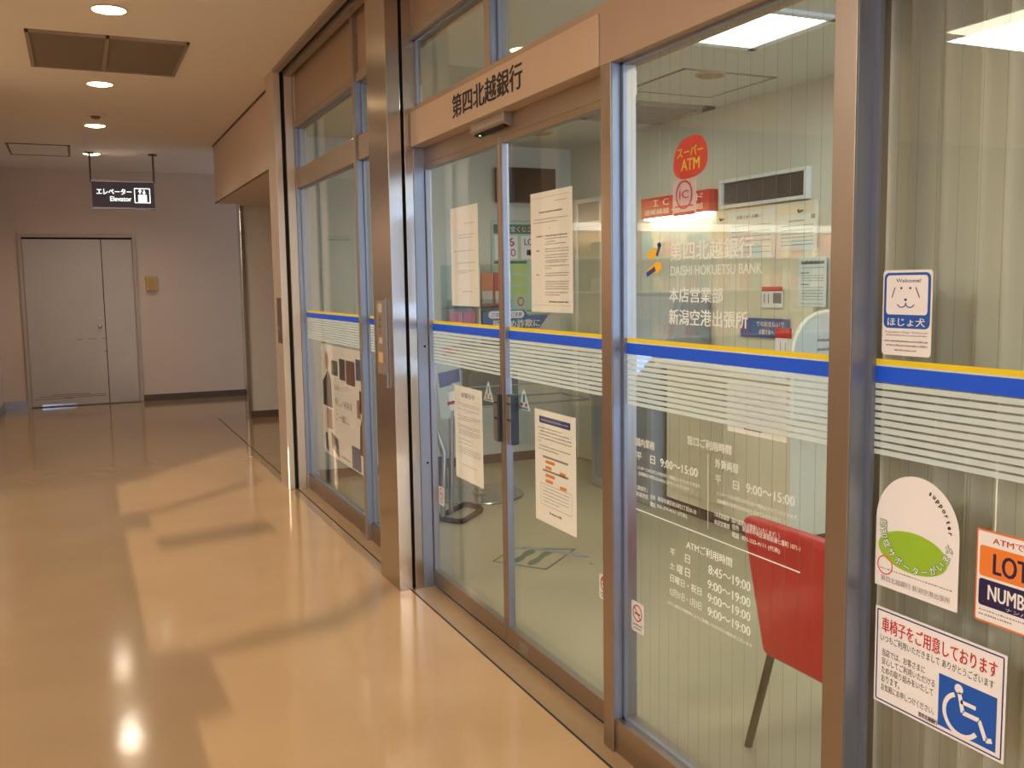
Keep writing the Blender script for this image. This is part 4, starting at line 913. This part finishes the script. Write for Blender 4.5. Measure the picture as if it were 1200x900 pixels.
a = at(751, 234, 0, 3.83); b = at(752, 257, 0, 3.83); c2 = at(831, 217, 0, 3.83)
r = root('card_header', (3.8, (a.y+c2.y)/2, b.z), 'red header box with white card lettering over the machine', 'sign')
obj('box', MB().box(3.83, 3.9, c2.y, a.y, b.z, a.z), REDA, r, bevel=.003)
f = Fr((3.83, a.y, a.z), (0, -1, 0), (0, 0, -1), a.y-c2.y, a.z-b.z, (-1, 0, 0))
mb = MB(); f.text(mb, 'ＩＣカード', .2, .12, .92, .46, .001, .012); f.text(mb, '通帳繰越・硬貨繰越', .06, .58, .92, .86, .001, .012); obj('lettering', mb, mat('cream_letter', (248, 226, 206), .5), r, fix=False)
obj('light_strip', MB().box(3.84, 3.89, c2.y+.03, a.y-.03, b.z-.012, b.z+.002), LENSN, r)
# rounded privacy screens and counter
def wing(y, label):
    p = at(930, 415, 1, y); t = at(967, 366, 1, y); x0 = p.x; z1 = t.z; R_ = .22
    pts = [(3.9, y, .75), (3.9, y, z1)] + [(x0+R_-R_*math.sin(math.radians(a)), y, z1-R_+R_*math.cos(math.radians(a))) for a in range(0, 91, 9)] + [(x0, y, .75)]
    r = root('privacy_screen', (3.6, y, .75), label, 'screen')
    obj('panel', MB().prism(pts, (0, .02, 0)), mat('screen_panel', (196, 200, 192), .4), r)
    mb = MB(); rim = [Vector(q) for q in pts[1:]]; mb.tube([q+Vector((0, .01, 0)) for q in rim], .013, 8); obj('rim', mb, mat('cream_rim', (226, 222, 196), .4), r, smooth=True)
    f = Fr((3.62, y-.001, z1-.12), (1, 0, 0), (0, 0, -1), .22, .2, (0, -1, 0)); mb = MB()
    for v in (.1, .35, .6): f.rows(mb, 0, .8, v, .08)
    obj('lettering', mb, INKG, r, fix=False)
wing(3.98, 'rounded pale privacy screen at the counter end by the mullion')
r = root('counter', (3.66, 4.62, 0), 'pale counter below the cream board inside the bank', 'counter')
obj('top', MB().box(3.42, 3.87, 4.02, 5.26, .96, 1.0), WHITEM, r, bevel=.004)
obj('front', MB().box(3.5, 3.87, 4.04, 5.24, .08, .96), PART, r, bevel=.003); obj('plinth', MB().box(3.53, 3.87, 4.04, 5.24, 0, .08), BASEB, r)
obj('door', MB().box(3.494, 3.501, 4.62, 5.2, .14, .9), mat('counter_door', (214, 206, 176), .55), r, bevel=.002)
def stand_card(l, t, bl, rr, x, m, name, label, cat, tiltv=.0):
    a = at(l, t, 0, x); b = at(l, bl, 0, x); c2 = at(rr, t, 0, x); f = Fr((x, a.y, a.z), Vector((0, -1, -tiltv)).normalized(), Vector((0, tiltv*-1, -1)).normalized(), a.y-c2.y, a.z-1.0, (-1, 0, 0))
    return f, sheet(name, f, m, label, cat, FULL, None, .003)
f, r = stand_card(909, 384, 405, 928, 3.62, WHITEP, 'desk_calendar', 'tilted desk calendar with red strip on the counter', 'calendar', .0)
mb = MB(); f.rect(mb, 0, 0, 1, .25, .001); obj('red_strip', mb, RED, r, fix=False)
mb = MB(); f.rect(mb, .3, .35, .34, .95); f.rect(mb, .6, .35, .64, .95); obj('lettering', mb, INKG, r, fix=False)
for x, y, nm, c, lab in ((3.6, 4.86, 'card_box', (64, 60, 110), 'small navy card box on the counter'), (3.6, 5.02, 'form_tray', (206, 208, 200), 'white form tray on the counter beside the navy box')):
    r = root(nm, (x, y, 1.0), lab, 'box'); obj('box', MB().box(x-.05, x+.05, y-.06, y+.06, 1.0, 1.06), mat(nm+'_col', c, .5), r, bevel=.004)
    obj('forms', MB().box(x-.042, x+.042, y-.05, y+.05, 1.055, 1.085), PAPER, r)

# ================================================================== ACROSS THE HALL (met only by reflections)
r = root('souvenir_shop', (-7.3, 1.5, 0), 'lit shop front across the hall', 'shop')
obj('wall_panel', MB().box(-7.48, -7.4, -3, 6.5, 0, 2.3), mat('shop_orange', (206, 150, 104), .6, var=.2, scale=1.5), r)
obj('light_band', MB().box(-7.45, -7.3, -3, 6.5, 2.35, 2.6), mat('lit_band', (255, 244, 226), .5, emit=2), r)
sh = MB()
for z in (.5, 1.0, 1.5, 1.95): sh.box(-7.4, -7.0, -3, 6.5, z, z+.03)
obj('shelf', sh, WHITEM, r)
r = root('shop_kiosk', (-2.8, 8.1, 0), 'lit souvenir kiosk on the hall wall', 'shop')
obj('back_panel', MB().box(-4.4, -1.2, 8.12, 8.19, .3, 2.3), mat('kiosk_panel', (226, 196, 150), .6, var=.2, scale=2), r)
obj('light_band', MB().box(-4.4, -1.2, 8.0, 8.12, 2.0, 2.07), MATS['lit_band'], r)
kb = MB()
for z in (.5, .95, 1.4, 1.72): kb.box(-4.4, -1.2, 7.75, 8.12, z, z+.02)
obj('shelf', kb, WHITEM, r)
for k in range(5):
    kb = MB()
    for z in (.52, .97, 1.42, 1.74):
        x = -4.3+k*.13
        while x < -1.35: kb.box(x, x+.11, 7.8, 8.0, z, z+random.uniform(.1, .24)); x += .65
    obj('goods', kb, mat('goods_%d' % k, [(230, 210, 180), (220, 140, 110), (240, 220, 160), (130, 170, 170), (200, 100, 90)][k], .5), r)
area('kiosk_lamp', (-2.8, 7.6, 2.1), 3, .1, 25, (1, .85, .66), (0, .6, -1))
for i, (x, y) in enumerate([(-2.6, 1.0), (-2.6, 4.2), (-5.4, 1.0), (-5.4, 4.2), (-2.6, -3.5), (-5.4, -3.5)]):
    r = root('hall_ceiling_light', (x, y, H), 'flat hall ceiling light out of the picture', 'ceiling light', 'hall ceiling lights')
    obj('frame', MB().box(x-.64, x+.64, y-.34, y+.34, H-.012, H+.01), WHITEM, r); obj('diffuser', MB().box(x-.6, x+.6, y-.3, y+.3, H-.016, H-.011), LENSH, r)
